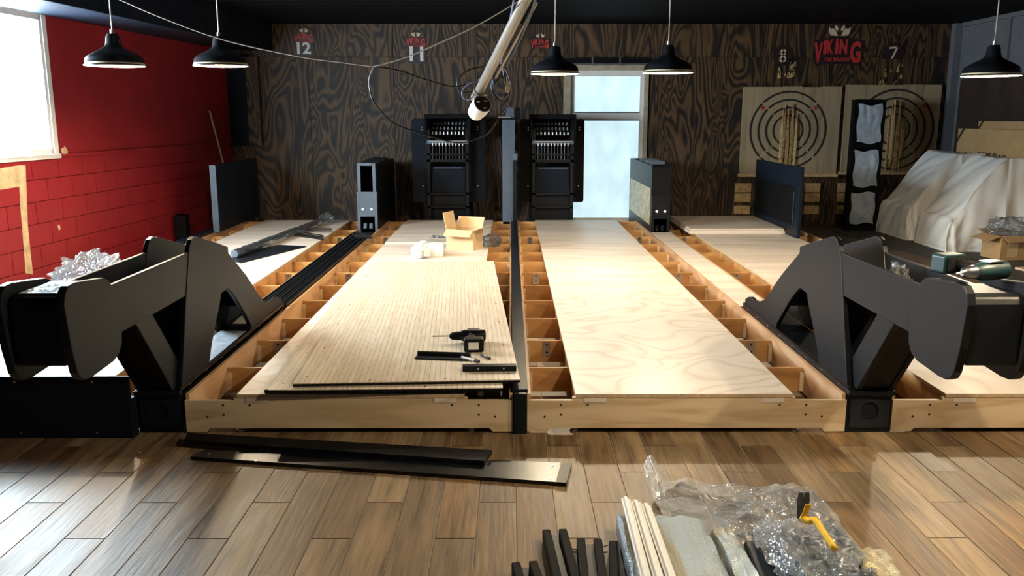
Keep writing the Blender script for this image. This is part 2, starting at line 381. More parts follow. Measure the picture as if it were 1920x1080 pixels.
# bare patches of the red wall
pm = MB()
def onwall(px, py, n=.004):
    r = ray(px, py); o_ = Vector((0, 0, EYE)); nr = TLW.to_3x3() @ Vector((1, 0, 0)); t = (TLW.translation+nr*n-o_).dot(nr)/r.dot(nr); return o_+r*t
strip = [(34, 310), (48, 310), (50, 360), (52, 420), (57, 470), (62, 515), (48, 512), (44, 460), (39, 400), (36, 350), (0, 356), (0, 316)]
pts = [onwall(x, y, .004) for x, y in strip]; pb = [onwall(x, y, .0) for x, y in strip]
n_ = len(pts); pm.add(pts+pb, [tuple(range(n_))]+[(i, (i+1) % n_, n_+(i+1) % n_, n_+i) for i in range(n_)])
pm.build('bare_patch', 'raw', wl)
for q in ([(114, 280), (122, 274), (128, 285), (124, 291), (116, 288)], [(108, 422), (112, 421), (114, 430), (110, 432)]):
    p2 = MB(); pts = [onwall(x, y, .004) for x, y in q]; p2.add(pts, [tuple(range(len(pts)))]).build('paint_chip', 'raw', wl)
# windows
for nm, a, b in (('window_1', W0, W1),):
    w = struct(MB().box(-.20, .002, a, a+.05, WZ0, WZ1, TLW).box(-.20, .002, b-.05, b, WZ0, WZ1, TLW).box(-.20, .002, a, b, WZ0, WZ0+.05, TLW).box(-.20, .002, a, b, WZ1-.05, WZ1, TLW).build(nm, 'white'))
    MB().box(-.16, -.145, a+.05, b-.05, WZ0+.05, WZ1-.05, TLW).build('pane', 'window', w)
    MB().box(-.02, .012, a-.04, a+.012, WZ0-.03, WZ1+.04, TLW).box(-.02, .012, b-.012, b+.05, WZ0-.03, WZ1+.04, TLW).box(-.02, .012, a, b, WZ1, WZ1+.04, TLW).box(-.06, .03, a-.05, b+.05, WZ0-.04, WZ0, TLW).build('casing', 'white', w)
# soffit along the left wall
struct(MB().box(0, .62, -9, 4.3, 2.42, ZC, TLW).build('trim_2', 'soffit', bevel=.01), 'black boxed soffit above the red wall')
# back wall: scorched plywood sheets
bw = MB(); D0, D1, DZ = .851, 1.875, 2.204
for a, b, z0, z1 in ((-6, D0, 0, ZC), (D1, 8, 0, ZC), (D0, D1, DZ, ZC)): bw.box(a, b, YB+.012, YB+.2, z0, z1)
bw = struct(bw.build('wall_back', 'matte'))
XS = [-3.98, -2.80, -1.622, -.457, .79, 1.94, 3.011, 4.193, 5.37, XR]
ZM = 2.332
for a, b in zip(XS[:-1], XS[1:]):
    B('plywood_sheet', a+.003, b-.003, YB-random.random()*.005, YB+.012, ZM+.003, ZC, 'burnt', bw)
    lo = 0
    if a == .79: a2, b2 = None, None
    else: B('plywood_sheet', a+.003, b-.003, YB-random.random()*.005, YB+.012, 0, ZM-.003, 'burnt', bw)
B('plywood_sheet', .793, 1.937, YB, YB+.012, DZ+.03, ZM-.003, 'burnt', bw)
# rear door
d = struct(MB().box(.74, .84, YB-.03, YB+.14, 0, DZ).box(1.865, 1.92, YB-.03, YB+.14, 0, DZ).box(.74, 1.92, YB-.03, YB+.14, DZ-.05, DZ+.02).build('door_1', 'cream'))
MB().box(.72, 1.94, YB-.07, YB-.02, DZ+.03, DZ+.11).build('track', 'black', d)
MB().box(.76, 1.92, YB-.085, YB-.07, DZ+.02, DZ+.04).box(1.12, 1.14, YB-.09, YB-.07, DZ+.0, DZ+.13).box(1.5, 1.52, YB-.09, YB-.07, DZ+.0, DZ+.13).build('rail', 'steel', d)
ZR = PY(1130, 218, YB).z
lf = MB().box(.84, .90, YB+.02, YB+.06, 0, DZ-.05).box(1.81, 1.865, YB+.02, YB+.06, 0, DZ-.05).box(.9, 1.81, YB+.02, YB+.06, ZR-.055, ZR+.055).box(.9, 1.81, YB+.02, YB+.06, DZ-.13, DZ-.05).box(.9, 1.81, YB+.02, YB+.06, 0, .10).build('leaf_frame', 'white', d)
B('pane', .9, 1.81, YB+.035, YB+.045, .10, ZR-.055, 'door', d); B('pane', .9, 1.81, YB+.035, YB+.045, ZR+.055, DZ-.13, 'door', d)
MB().box(.9, 1.81, YB+.01, YB+.02, ZR-.06, ZR-.045).box(.9, 1.81, YB+.01, YB+.02, ZR+.045, ZR+.06).build('bead', 'steelblue', lf)
# right wall
wr = struct(B('wall_right', XR, XR+.2, -3, 14, 0, ZC, 'grey'))
MB().box(XR-.10, XR, YB-.12, YB-.0, 0, ZC).build('corner_post', 'grey', wr)
for y in (10.9, 9.9, 8.9): B('batten', XR-.03, XR, y, y+.06, 2.05, ZC, 'grey', wr)
B('top_rail', XR-.035, XR, 8, 12.05, ZC-.07, ZC, 'grey', wr)
tag(MB().grid(lambda u, v: (XR-.05-.02*math.sin(u*40)-.01*math.sin(u*13+2), 11.9-u*3.6, 2.02-v*1.1), 90, 3).build('dark_curtain', 'cloth', smooth=True), 'dark brown cloth hanging on the grey right wall above the cartons', 'curtain')

# ================================================================== LANES
YF, YE = 3.98, 11.1
RIBS = [4.56+.585*k for k in range(12) if 4.56+.585*k < YE]
def lane(xl, xr, pl, pr, label, front=True):
    t = thing('lane_frame', label, 'lane frame', ((xl+xr)/2, YF, 0), 'wooden lane frames')
    # front board with stepped top at the two gutters and a relieved underside
    if front:
        poly = [(xl, .008), (xl+.10, .008), (xl+.115, .026), (xr-.115, .026), (xr-.10, .008), (xr, .008), (xr, .168), (pr+.015, .168), (pr+.015, .184), (pl-.015, .184), (pl-.015, .168), (xl, .168)]
        fb = MB().prism(poly, YF, YF+.02, 'y').build('front_board', 'plyface', t)
        for x0, sg in ((pl, 1), (pr, -1)):
            for dx, z in ((-.07*sg, .145), (-.07*sg, .095), (.06*sg, .145), (-.15*sg, .085)):
                MB().tube([(x0+dx, YF-.001, z), (x0+dx, YF+.004, z)], .0055, 10).build('screw_hole', 'ink', fb)
        for x0 in (pl+.04, pr-.15): B('repair_block', x0, x0+.11, YF-.002, YF+.002, .158, .180, 'ply', fb)
    for x0 in (xl, xr-.018): B('side_board', x0, x0+.018, YF+.02, YE, .02, .196, ['plyside'], t)
    for x0 in (pl+.02, pr-.038): B('inner_board', x0, x0+.018, YF+.02, YE, .02, .178, 'plyrib', t)
    B('back_board', xl, xr, YE, YE+.018, .02, .178, 'plyrib', t)
    for y in RIBS:
        B('cross_rib', xl+.018, xr-.018, y, y+.016, .022, .160, ['plyrib'], t)
        for x0 in (xl+.018, xr-.04): B('cleat', x0, x0+.022, y-.022, y, .03, .135, 'plyface', t)
    for x0 in (pl+.0, pr+.03):
        MB().lathe([(0, 0), (.026, 0), (.026, .007), (.014, .009), (.014, .012), (.022, .013), (.022, .02), (.010, .022), (.010, .05)], (x0, YF+.045, 0), 16).build('levelling_foot', 'steel', t, smooth=True, auto=40)
    for y in (RIBS[1], RIBS[5], RIBS[9]):
        for x0 in (xl+.12, xr-.17):
            br = B('bracket', x0, x0+.05, y-.004, y, .06, .155, 'steel', t)
            for z in (.135, .085): MB().tube([(x0+.025, y-.006, z), (x0+.025, y-.003, z)], .008, 8).build('bolt', 'ink', br)
    return t
lane(-1.592, .012, -1.335, -.225, 'plywood lane frame left of centre, carrying the striped laminate boards')
lane(.082, 1.645, .318, 1.378, 'plywood lane frame right of centre, with open rib bays on both sides')
lane(1.872, 3.46, 2.125, 3.20, 'plywood lane frame at far right, beyond the right ball return')
lane(-3.47, -1.835, -3.19, -2.075, 'plywood lane frame beside the red wall behind the black fascia')
def sheet_(x0, x1, y0, y1, label, mat, dz=0):
    m = MB().box(x0, x1, y0, y1, .184+dz, .202+dz).build('plywood_panel', [mat, 'plyedge'])
    for p in m.data.polygons:
        if abs(p.normal.z) < .5: p.material_index = 1
    return tag(m, label, 'plywood panel', 'plywood lane panels')
YS = [YF, 6.481, 8.96, 11.09]
for (x0, x1, nm) in ((-1.335, -.225, 'left-centre lane'), (.318, 1.378, 'right-centre lane'), (2.125, 3.20, 'far right lane'), (-3.19, -2.075, 'lane beside the red wall')):
    for k, wh in enumerate(('front', 'middle', 'rear')):
        sheet_(x0, x1, YS[k]+(.002 if k else -.004), YS[k+1]-.002, f'pale plywood panel at the {wh} of the {nm}', 'ply' if k == 0 else 'plystreak')
# extra sheet stacked at the rear of the left-centre and far right lane
tag(MB().box(-1.33, -.23, 8.98, 10.85, .2025, .2205).build('plywood_panel', 'plystreak'), 'grey-toned plywood sheet lying behind the open carton', 'plywood panel', 'plywood lane panels')
for k in range(3): tag(MB().box(2.06+.01*k, 3.16, 9.75+.02*k, 11.1, .2025+k*.0185, .2205+k*.0185).build('plywood_panel', 'plystreak'), ['lowest', 'middle', 'top'][k]+' of three plywood sheets stacked at the rear of the far right lane', 'plywood panel', 'plywood lane panels')
# centre divider
t = thing('centre_divider', 'long black divider strip between the two middle lanes', 'divider', (.047, YF, 0))
B('front_post', .016, .079, YF-.015, YF+.03, .0, .205, 'black', t, .003)
B('cap_strip', .008, .085, YF+.03, 10.9, .197, .214, 'black', t, .003)
B('web', .03, .065, YF+.03, 10.9, .0, .197, 'matte', t)
# plywood cover over the right channel
tag(B('channel_cover', 1.648, 1.868, 5.95, 9.9, .180, .199, 'plystreak'), 'narrow plywood strip covering the channel behind the right ball return', 'plywood strip')
t = thing('channel_box', 'plywood bed under the narrow cover strip', 'channel', (1.757, 6, 0)); B('bed', 1.65, 1.866, 5.95, 9.9, .0, .178, 'plyside', t)

# ------------------------------------------------------------------ ball returns
A_OUT = [(5.87, .222), (5.87, .27), (5.80, .300), (5.74, .312), (5.66, .306), (5.56, .318), (5.44, .355), (5.34, .415), (5.24, .495), (5.12, .580), (5.0, .655), (4.9, .715), (4.84, .752), (4.82, .765), (4.82, .80), (4.66, .845), (4.50, .885), (4.37, .920), (4.32, .928), (4.275, .918), (4.245, .89), (4.225, .855), (4.125, .60), (4.0, .222), (4.39, .222), (4.44, .30), (4.52, .40), (4.60, .485), (4.66, .562), (4.77, .568), (4.83, .535), (4.92, .47), (5.0, .40), (5.09, .32), (5.15, .262), (5.155, .222)]
# near edge of the plate is close to vertical
A_OUT[21] = (4.222, .850); A_OUT[22] = (4.13, .60); A_OUT[23] = (4.005, .222)
def ball_return(s, label):
    X0 = 1.610 if s < 0 else 1.652; Wd = .235 if s < 0 else .245; th = .026
    t = thing('ball_return', label, 'ball return', (s*(X0+Wd/2), 4.6, 0), 'black ball returns')
    def plate(nm, poly, xa, xb): return MB().prism(poly, min(s*xa, s*xb), max(s*xa, s*xb), 'x', mi=0, me=1).build(nm, ['slate', 'edge'], t, bevel=.004)
    # base channel with a round port in its front
    b = MB(); xa, xb = sorted((s*(X0+.002), s*(X0+Wd-(.021 if s < 0 else .030))))
    b.box(xa, xb, YF+.03, 5.88, .0, .195); base = b.build('base_channel', 'black', t)
    fr = MB(); cx = (xa+xb)/2; cz = .112; n = 28; rr = .047
    inner = [(cx+rr*math.cos(2*math.pi*k/n), cz+rr*math.sin(2*math.pi*k/n)) for k in range(n)]
    def sq(a):
        c_, s_ = math.cos(a), math.sin(a); k = 1/max(abs(c_)/((xb-xa)/2-.012), abs(s_)/.085); return (cx+c_*k, cz+s_*k)
    outer = [sq(2*math.pi*k/n) for k in range(n)]
    for y_, off in ((YF+.0, 0),):
        v = [(p[0], y_, p[1]) for p in outer]+[(p[0], y_, p[1]) for p in inner]+[(p[0], y_+.03, p[1]) for p in inner]+[(p[0], y_+.03, p[1]) for p in outer]
        f = []
        for k in range(n):
            q = (k+1) % n; f += [(k, q, n+q, n+k), (n+k, n+q, 2*n+q, 2*n+k), (3*n+k, 3*n+q, q, k)]
        fr.add(v, f)
    port = fr.build('port_plate', 'navy' if s < 0 else 'slate', t)
    MB().tube([(cx, YF+.022, cz), (cx, YF+.029, cz)], rr*1.0, 28).build('port_hole', 'ink', t)
    B('front_frame', xa-.004, xb+.004, YF+.01, YF+.032, 0, .205, 'black', t)
    B('top_cap', xa-.008, xb+.008, YF-.02, 5.90, .1965, .222, 'black', t, .005)
    rl = MB().box(s*X0-.004, s*X0+.006, YF, 5.9, .2, .238).build('edge_rail', 'gloss', t)
    for k in range(8): y_ = YF+.12+k*.24; MB().tube([(s*X0-s*.0065, y_, .215), (s*X0+.0, y_, .215)], .005, 8).build('rivet', 'steel', rl)
    # A-shaped side plates
    plate('side_plate', A_OUT, X0, X0+th); plate('side_plate', A_OUT, X0+Wd-th, X0+Wd)
    i0, i1 = X0+th, X0+Wd-th; ia, ib = sorted((s*i0, s*i1))
    # curved hood sheet between the plates
    hp = [(5.42, .335), (5.25, .44), (5.05, .57), (4.86, .68), (4.6, .745), (4.35, .765), (4.15, .765)]
    hb = MB(); hc = curve_pts([(0, y, z) for y, z in hp], 4)
    hb.prism([(p.y, p.z) for p in hc]+[(p.y, p.z-.014) for p in reversed(hc)], ia, ib, 'x').build('hood', 'black', t, smooth=True, auto=40)
    # trough: two side boards, floor, front box with rounded end plates
    tb = [(3.20, .648), (4.24, .655), (4.24, .862), (3.20, .862)]
    for xa_, xb_ in ((X0+.004, X0+.022), (X0+Wd-.022, X0+Wd-.004)): plate('trough_board', tb, xa_, xb_)
    B('trough_floor', ia, ib, 3.20, 4.26, .66, .68, 'black', t)
    ep = [(3.37, .84), (3.355, .872), (3.33, .895), (3.295, .908), (3.08, .932), (3.03, .928), (3.0, .905), (2.985, .865), (3.005, .70), (3.03, .60), (3.05, .572), (3.085, .556), (3.135, .552), (3.32, .562), (3.37, .580), (3.402, .615), (3.41, .66), (3.40, .74)]
    for xa_, xb_ in ((X0-.012, X0+.020), (X0+Wd-.020, X0+Wd+.012)): plate('end_plate', ep, xa_, xb_)
    bp = [(3.03, .625), (3.02, .86), (3.035, .885), (3.07, .893), (3.30, .885), (3.32, .86), (3.32, .625)]
    MB().prism(bp, ia, ib, 'x').build('end_box', 'black', t, bevel=.008)
    # slanting leg
    lp = [(3.62, .655), (3.80, .655), (4.17, .222), (3.97, .222)]
    plate('leg', lp, X0+.03, X0+.055); plate('leg', lp, X0+Wd-.055, X0+Wd-.03)
    MB().prism([(3.63, .655), (3.65, .655), (4.0, .222), (3.98, .222)], min(s*(X0+.055), s*(X0+Wd-.055)), max(s*(X0+.055), s*(X0+Wd-.055)), 'x').build('leg_front', 'black', t)
    B('rear_board', ia, ib, 4.20, 4.215, .222, .66, 'black', t)
    return t
ball_return(-1, 'charcoal ball return standing by the red wall, left of the lanes')
ball_return(1, 'charcoal ball return on the right with a cordless driver on top')
# black fascia in front of the lane beside the red wall
t = thing('fascia', 'dark blue-black fascia board across the front of the lane by the red wall', 'fascia', (-2.65, 3.93, 0))
B('board', -3.6, -1.828, 3.915, 3.935, 0, .31, 'navy', t, .003)
for x in (-2.37, -2.0, -2.9):
    for z in (.03, .285): MB().tube([(x, 3.912, z), (x, 3.917, z)], .006, 10).build('screw', 'steel', t)
B('return', -1.86, -1.8265, 3.935, 3.979, 0, .1955, 'navy', t)
tag(MB().box(-3.34, -2.06, 3.99, 4.5, .2025, .2045).box(-3.34, -2.06, 4.5, 5.7, .2025, .2045).build('paper_liner', 'white'), 'white liner sheet on the lane behind the black fascia', 'liner')

# ================================================================== LAMPS
def pendant(x, y, z, label, r=.205):
    t = thing('pendant_lamp', label, 'lamp', (x, y, z), 'black dome pendant lamps')
    k = r/.205
    pr = [(.205, 0), (.207, .006), (.198, .012), (.192, .050), (.178, .068), (.130, .096), (.085, .118), (.062, .134), (.052, .155), (.046, .200), (.036, .222), (0, .224)]
    MB().lathe([(a*k, b*k) for a, b in pr], (x, y, z), 40).build('shade', 'lampblack', t, smooth=True, auto=50)
    MB().lathe([(.203*k, .001), (.188*k, .048*k), (.172*k, .064*k), (.125*k, .092*k), (.06*k, .122*k), (0, .13*k)], (x, y, z), 40).build('shade_lining', 'lampin', t, smooth=True)
    MB().lathe([(0, .088), (.018, .090), (.026, .100), (.022, .110), (.016, .118), (.015, .125)], (x, y, z), 16).build('bulb', 'bulb', t, smooth=True)
    MB().tube([(x, y, z+.222*k), (x, y, z+.25*k)], .014, 10).build('cord_grip', 'steel', t)
    MB().tube([(x, y, z+.24*k), (x, y, ZC-.018)], .0045, 6).build('cord', 'wirewhite', t)
    ld = bpy.data.lights.new('lamp_light', 'POINT'); ld.energy = LAMP_POWER; ld.color = LAMP_COL; ld.shadow_soft_size = .035
    lo = bpy.data.objects.new('lamp_light', ld); C.objects.link(lo); lo.parent = t; lo.location = (0, 0, .050)
    return t
for px, py, Y, lb in ((216, 124, 6.3, 'black dome pendant lamp hanging nearest the bright window'), (414, 124, 6.8, 'black dome pendant lamp in front of the red wall corner, second from the window'),
                      (1040, 139, 7.3, 'black dome pendant lamp just left of the bright doorway'), (1252, 137, 7.2, 'black dome pendant lamp just right of the bright doorway'), (1858, 143, 6.5, 'black dome pendant lamp hanging by the grey right wall')):
    p = PY(px, py, Y); pendant(p.x, p.y, p.z, lb)
for x, y, lb in ((1.25, 2.6, 'black dome pendant lamp over the wrapped bundles'), (2.65, 2.75, 'black dome pendant lamp over the floor right of the ball return')):
    pendant(x, y, 1.98, lb)

# ================================================================== PINSETTERS, COLUMN, KICKBACKS
def pinsetter(x0, x1, zt, label, wl_, wr_):
    y0 = 11.32; t = thing('pinsetter', label, 'pinsetter', ((x0+x1)/2, y0, 0), 'black pinsetters')
    for x in (x0, x1-.04): B('post', x, x+.04, y0, y0+.05, 0, zt-.2, 'black', t)
    for x in (x0, x1-.04): B('post', x, x+.04, y0+.45, y0+.5, 0, zt-.2, 'black', t)
    B('top_housing', x0-.03, x1+.03, y0+.02, y0+.55, zt-.06, zt, 'matte', t, .004)
    B('housing_back', x0-.03, x1+.03, y0+.5, y0+.55, .1, zt, 'matte', t)
    for x in (x0-.03, x1): B('housing_cheek', x, x+.03, y0-.02, y0+.5, zt-.30, zt-.06, 'matte', t)
    n = 9; w = x1-x0
    for r_ in range(3):
        B('cup_rail', x0, x1, y0+.10+.12*r_, y0+.13+.12*r_, zt-.27+.06*r_, zt-.245+.06*r_, 'black', t)
        for k in range(n):
            x = x0+w*(.13+.74*k/(n-1)); 
            MB().lathe([(.011, 0), (.013, .035), (.006, .04), (0, .041)], (x, y0+.085+.12*r_, zt-.265+.06*r_), 8).build('string_cup', 'dimsteel' if r_ else 'steel', t)
    B('cross_bar', x0, x1, y0-.005, y0+.045, zt-.385, zt-.34, 'steelblue', t)
    B('bar_light_strip', x0+.02, x1-.02, y0-.012, y0-.004, zt-.357, zt-.345, 'steel', t)
    for k in range(10):
        x = x0+w*(.14+.72*k/9); MB().tube([(x, y0+.01, zt-.60), (x, y0+.01, zt-.37)], .004, 6).build('string_rod', 'dimsteel', t)
        B('rod_clip', x-.007, x+.007, y0-.012, y0-.004, zt-.405, zt-.37, 'white', t)
    B('lower_bar', x0, x1, y0, y0+.04, zt-.62, zt-.585, 'black', t)
    B('lower_bar', x0, x1, y0, y0+.03, zt-.53, zt-.51, 'black', t)
    B('pit_panel', x0+.05, x1-.05, y0+.06, y0+.075, zt-1.02, zt-.68, 'navy', t)
    B('pit_panel', x0+.04, x1-.04, y0+.12, y0+.135, .12, zt-1.03, 'black', t)
    MB().tube([(x0+.08, y0+.03, zt-.70), (x1-.08, y0+.03, zt-.70)], .010, 8).build('pit_bar', 'steelblue', t)
    B('shelf', x0, x1, y0+.0, y0+.5, zt-1.045, zt-1.02, 'black', t); B('shelf', x0, x1, y0, y0+.5, zt-1.22, zt-1.20, 'black', t)
    for a, b in (wl_, wr_):
        if a is None: continue
        wg = MB().prism(rrect(a, b, .40, zt-.06, .04), y0+.12, y0+.15, 'y').build('wing_plate', 'navy' if a < x0 and x0 < -.5 else 'matte', t)
        for z in (zt-.17, zt-.20, .62): MB().tube([((a+b)/2+.02, y0+.116, z), ((a+b)/2+.02, y0+.121, z)], .008, 8).build('wing_bolt', 'steel', wg)
    return t
pinsetter(-1.095, -.55, 1.56, 'black string pinsetter behind the left-centre lane', (-1.306, -1.07), (-.58, -.33))
pinsetter(.287, .83, 1.555, 'black string pinsetter behind the right-centre lane beside the doorway', (.12, .31), (.80, .978))
t = thing('column', 'grey-blue square steel column between the two pinsetters', 'column', (-.005, 11.2, 0))
B('shaft', -.102, .06, 11.10, 11.24, 0, 1.49, 'steelblue', t, .004)
B('cable_cover', .035, .085, 11.02, 11.10, 0, .98, 'black', t); B('bracket', .025, .09, 11.03, 11.10, .98, 1.06, 'steelblue', t)
B('head_plate', -.11, .13, 11.08, 11.26, 1.49, 1.505, 'matte', t)
MB().prism([(-.08, 1.505), (.05, 1.505), (.04, 1.62), (-.03, 1.66)], 11.12, 11.16, 'y').build('head_bracket', 'steelblue', t)
B('motor', .06, .125, 11.10, 11.2, 1.505, 1.64, 'matte', t); B('lever', -.16, .0, 11.03, 11.06, 1.51, 1.525, 'steel', t)
for z in (1.3, 1.1, .9, .7, .55): B('relay', .062, .115, 11.15, 11.22, z, z+.12, 'matte', t)

def kickback(x0, x1, y0, y1, label, openframe, goldside):
    t = thing('kickback', label, 'kickback', ((x0+x1)/2, y0, 0), 'black kickback units')
    m = 'steelblue' if openframe else 'black'  # open-frame unit is black; bluish front light is put into this colour
    for x in (x0, x1-.03): B('front_post', x, x+.03, y0, y0+.05, .0, .62, m, t)
    B('front_plate', x0+.03, x1-.03, y0+.004, y0+.02, .35, .62, m, t)
    for dx in (.28, .72): MB().tube([(x0+(x1-x0)*dx, y0-.006, .44), (x0+(x1-x0)*dx, y0+.006, .44)], .016, 12).build('bolt', 'white', t)
    for dx in (.35, .65): MB().tube([(x0+(x1-x0)*dx, y0+.02, .2), (x0+(x1-x0)*dx, y0+.05, .26)], .022, 10).build('socket', 'steelblue' if openframe else 'matte', t)
    if openframe:
        for x in (x0+.01, x1-.045): B('upper_post', x, x+.035, y0+.02, y0+.06, .64, .955, m, t)
        B('upper_rail', x0+.01, x1-.01, y0+.02, y0+.06, .955, .985, m, t); B('ledge', x0-.004, x1+.004, y0, y0+.06, .62, .645, m, t)
    else: B('front_panel', x0, x1, y0+.01, y0+.03, .62, .95, 'matte', t)
    for x in (x0, x1-.018): B('side_panel', x, x+.018, y0+.06, y1, .0, .965, 'black', t)
    B('back_panel', x0+.018, x1-.018, y1-.02, y1, 0, .965, 'matte', t)
    B('lid', x0+.02, x1-.02, y0+.3, y1-.02, .93, .95, 'matte', t)
    for k in range(5): B('lid_clip', x0+.02, x1-.02, y0+.35+k*.2, y0+.38+k*.2, .965, 1.0, 'matte' if openframe else 'steelblue', t)
    if goldside: B('printed_panel', x0-.004, x0, y0+.12, y1-.1, .27, .70, 'gold', t)
    return t
kickback(-1.832, -1.596, 10.2, 11.85, 'black kickback unit with open upper frame, left of the pinsetters', True, False)
kickback(1.650, 1.866, 9.95, 11.85, 'black kickback unit with a gold printed side, right of the doorway', False, True)
t = thing('side_panel', 'dark blue-black slab standing at the rear of the lane by the red wall', 'panel', (-3.44, 10.7, .196))
B('board', -3.47, -3.41, 9.95, 11.6, .1965, .975, 'navy', t, .004); B('edge_strip', -3.475, -3.405, 9.93, 9.95, .1965, .975, 'steelblue', t)
B('skirt', -3.56, -3.475, 9.0, 11.1, 0, .23, 'navy', t)
t = thing('side_panel', 'black slab with a recessed panel standing at the rear of the far right lane', 'panel', (3.17, 10.2, .2025))
B('board', 3.165, 3.20, 9.35, 11.08, .2595, .985, 'navy', t, .003); B('foot', 3.165, 3.20, 9.35, 9.72, .2025, .2595, 'navy', t)
B('recessed_panel', 3.161, 3.165, 9.50, 10.95, .33, .76, 'matte', t); B('trim_line', 3.159, 3.1615, 9.52, 9.53, .30, .70, 'steelblue', t)

# ================================================================== TARGETS AND SIGNS ON THE BACK WALL
def target(x0, x1, z0, z1, cx, cz, R0, label, seed):
    t = thing('axe_target', label, 'target', ((x0+x1)/2, YB-.06, z0), 'axe throwing targets')
    n = 5; w = (x1-x0)/n; yf = YB-.075; rnd = random.Random(seed)
    for k in range(n):
        B('target_plank', x0+k*w+.002, x0+(k+1)*w-.002, yf+rnd.random()*.008, YB-.02, z0, z1-rnd.random()*.01, 'targetwood', t)
    B('lower_ledge', x0-.02, x1+.02, yf-.02, YB-.02, z0-.045, z0, 'chip', t)
    for j, rr in enumerate((R0, R0*.79, R0*.585, R0*.39)):
        a = 0
        for q in range(4):
            a0, a1 = 90*q+47, 90*q+133
            mb = MB(); m_ = 22
            po = [(cx+(rr+.012)*math.cos(R(a0+(a1-a0)*k/m_)), cz+(rr+.012)*math.sin(R(a0+(a1-a0)*k/m_))) for k in range(m_+1)]
            pi = [(cx+(rr-.012)*math.cos(R(a0+(a1-a0)*k/m_)), cz+(rr-.012)*math.sin(R(a0+(a1-a0)*k/m_))) for k in range(m_+1)]
            for k in range(m_): mb.prism([po[k], po[k+1], pi[k+1], pi[k]], yf-.004, yf+.004, 'y')
            mb.build('painted_ring', 'ink', t)
    for sx in (-.37, .37): MB().tube([(cx+sx*R0/.53, yf-.003, cz+.31*R0/.53), (cx+sx*R0/.53, yf+.003, cz+.31*R0/.53)], .024, 14).build('red_dot', 'logored', t)
    # splintered centre
    for k in range(16):
        x = cx-.10+.21*rnd.random(); za = cz+(-.62+.25*rnd.random()); zb = cz+(.05+.45*rnd.random()*(1-abs(x-cx)*5)); za = max(za, z0+.01); w_ = .012+.022*rnd.random(); d_ = .006+.03*rnd.random()
        MB().prism([(x-w_*.4, za), (x+w_*.5, za+.03), (x+w_, (za+zb)/2), (x+w_*.3, zb), (x-w_*.5, (za+zb)/2+.05)], yf-d_, yf+.01, 'y').build('splinter', 'splinter' if k % 3 else 'chip', t)
    return t
c1 = PY(1474, 244, YB); c2 = PY(1672, 243, YB)
target(3.235, 4.60, .735, 1.935, c1.x, c1.z, .525, 'pale plank axe target with black rings beside the doorway side of the wall', 3)
target(4.66, 5.985, .765, 1.965, c2.x, c2.z, .545, 'pale plank axe target partly hidden by the black film-wrapped rack', 5)
k_ = 0
for xa, xb in ((3.19, 3.42), (4.19, 4.40), (4.66, 4.86)):
    for za, zb in ((.47, .60), (.33, .455), (.16, .28)):
        k_ += 1
        tag(B('wood_slat', xa, xb, YB-.05, YB-.006, za, zb, 'chip'), ['upper', 'middle', 'lower'][(k_-1) % 3]+' short pine slat on the wall '+['left of the recessed black slab', 'right of the recessed black slab', 'beneath the rack-hidden target'][(k_-1)//3], 'wood slat', 'pine slats under the targets')
def wallm(x, z, y=None, rot=0): return Matrix.Translation((x, (YB-.016) if y is None else y, z)) @ Matrix.Rotation(R(90), 4, 'X') @ Matrix.Rotation(R(rot), 4, 'Z')
def logo(px, py, w, label, sub=True):
    p = PY(px, py, YB-.01); x, z = p.x, p.z; t = thing('logo_sign', label, 'sign', (x, YB-.01, z-w*.32), 'red logo signs on the plywood wall'); u = w
    y0, y1 = YB-.014, YB-.0055
    pol = [(-.5, .16), (-.30, .20), (0, .235), (.30, .20), (.5, .16), (.5, .05), (.46, .0), (.5, -.06), (.44, -.30), (.0, -.29), (-.36, -.30), (-.41, -.335), (-.48, -.25)]
    MB().prism([(x+a*u, z+b*u) for a, b in pol], y0, y1, 'y').build('backing', 'logodark', t)
    for ch, cx_, lo_, hi_, lw in (('V', -.395, -.27, .13, .17), ('I', -.27, -.10, .165, .055), ('K', -.165, -.10, .185, .13), ('I', -.035, -.10, .20, .055), ('N', .095, -.10, .19, .15), ('G', .34, -.27, .15, .21)):
        place_text(ch, .1, 'logored', wallm(x+cx_*u, z+(lo_+hi_)/2*u), t, 'letter_'+ch.lower(), offset=.004, fit=(lw*u, (hi_-lo_)*u), depth=.008)
    if sub: place_text('OX RANGE', .1, 'logored', wallm(x-.01*u, z-.20*u), t, 'tagline', offset=.002, fit=(.50*u, .075*u), depth=.008)
    for s in (-1, 1):
        MB().prism([(x+s*a*u, z+b*u) for a, b in ((.03, .25), (.17, .26), (.205, .33), (.215, .415), (.165, .385), (.12, .395), (.07, .33))], y0-.002, y1, 'y').build('axe_blade', 'bone', t)
        MB().prism([(x+s*a*u, z+b*u) for a, b in ((.015, .37), (.06, .345), (.10, .40), (.085, .455), (.05, .43))], y0-.002, y1, 'y').build('axe_tip', 'bone', t)
    return t
logo(1572, 92, .70, 'large red lettered wall logo with cream axe blades between numbers 8 and 7')
logo(570, 70, .27, 'leftmost small red wall logo, nearest the black corner box')
logo(780, 78, .28, 'small red wall logo above the left pinsetter')
logo(1013, 80, .27, 'small red wall logo beside the slanting pole, without any number below')
for tx, px, py, h_, lb in (('12', 570, 90, .16, 'white wall number twelve nearest the black corner box'), ('11', 781, 101, .20, 'white wall number eleven above the left pinsetter')):
    p = PY(px, py, YB-.01); t = thing('number_sign', lb, 'sign', (p.x, YB-.01, p.z-h_/2), 'lane number signs')
    place_text(tx, .1, 'signwhite', wallm(p.x, p.z), t, 'digits', offset=.003, fit=(.19, h_))
    B('backing', p.x-.13, p.x+.13, YB-.012, YB-.0055, p.z-h_*.62, p.z+h_*.62, 'logodark', t)
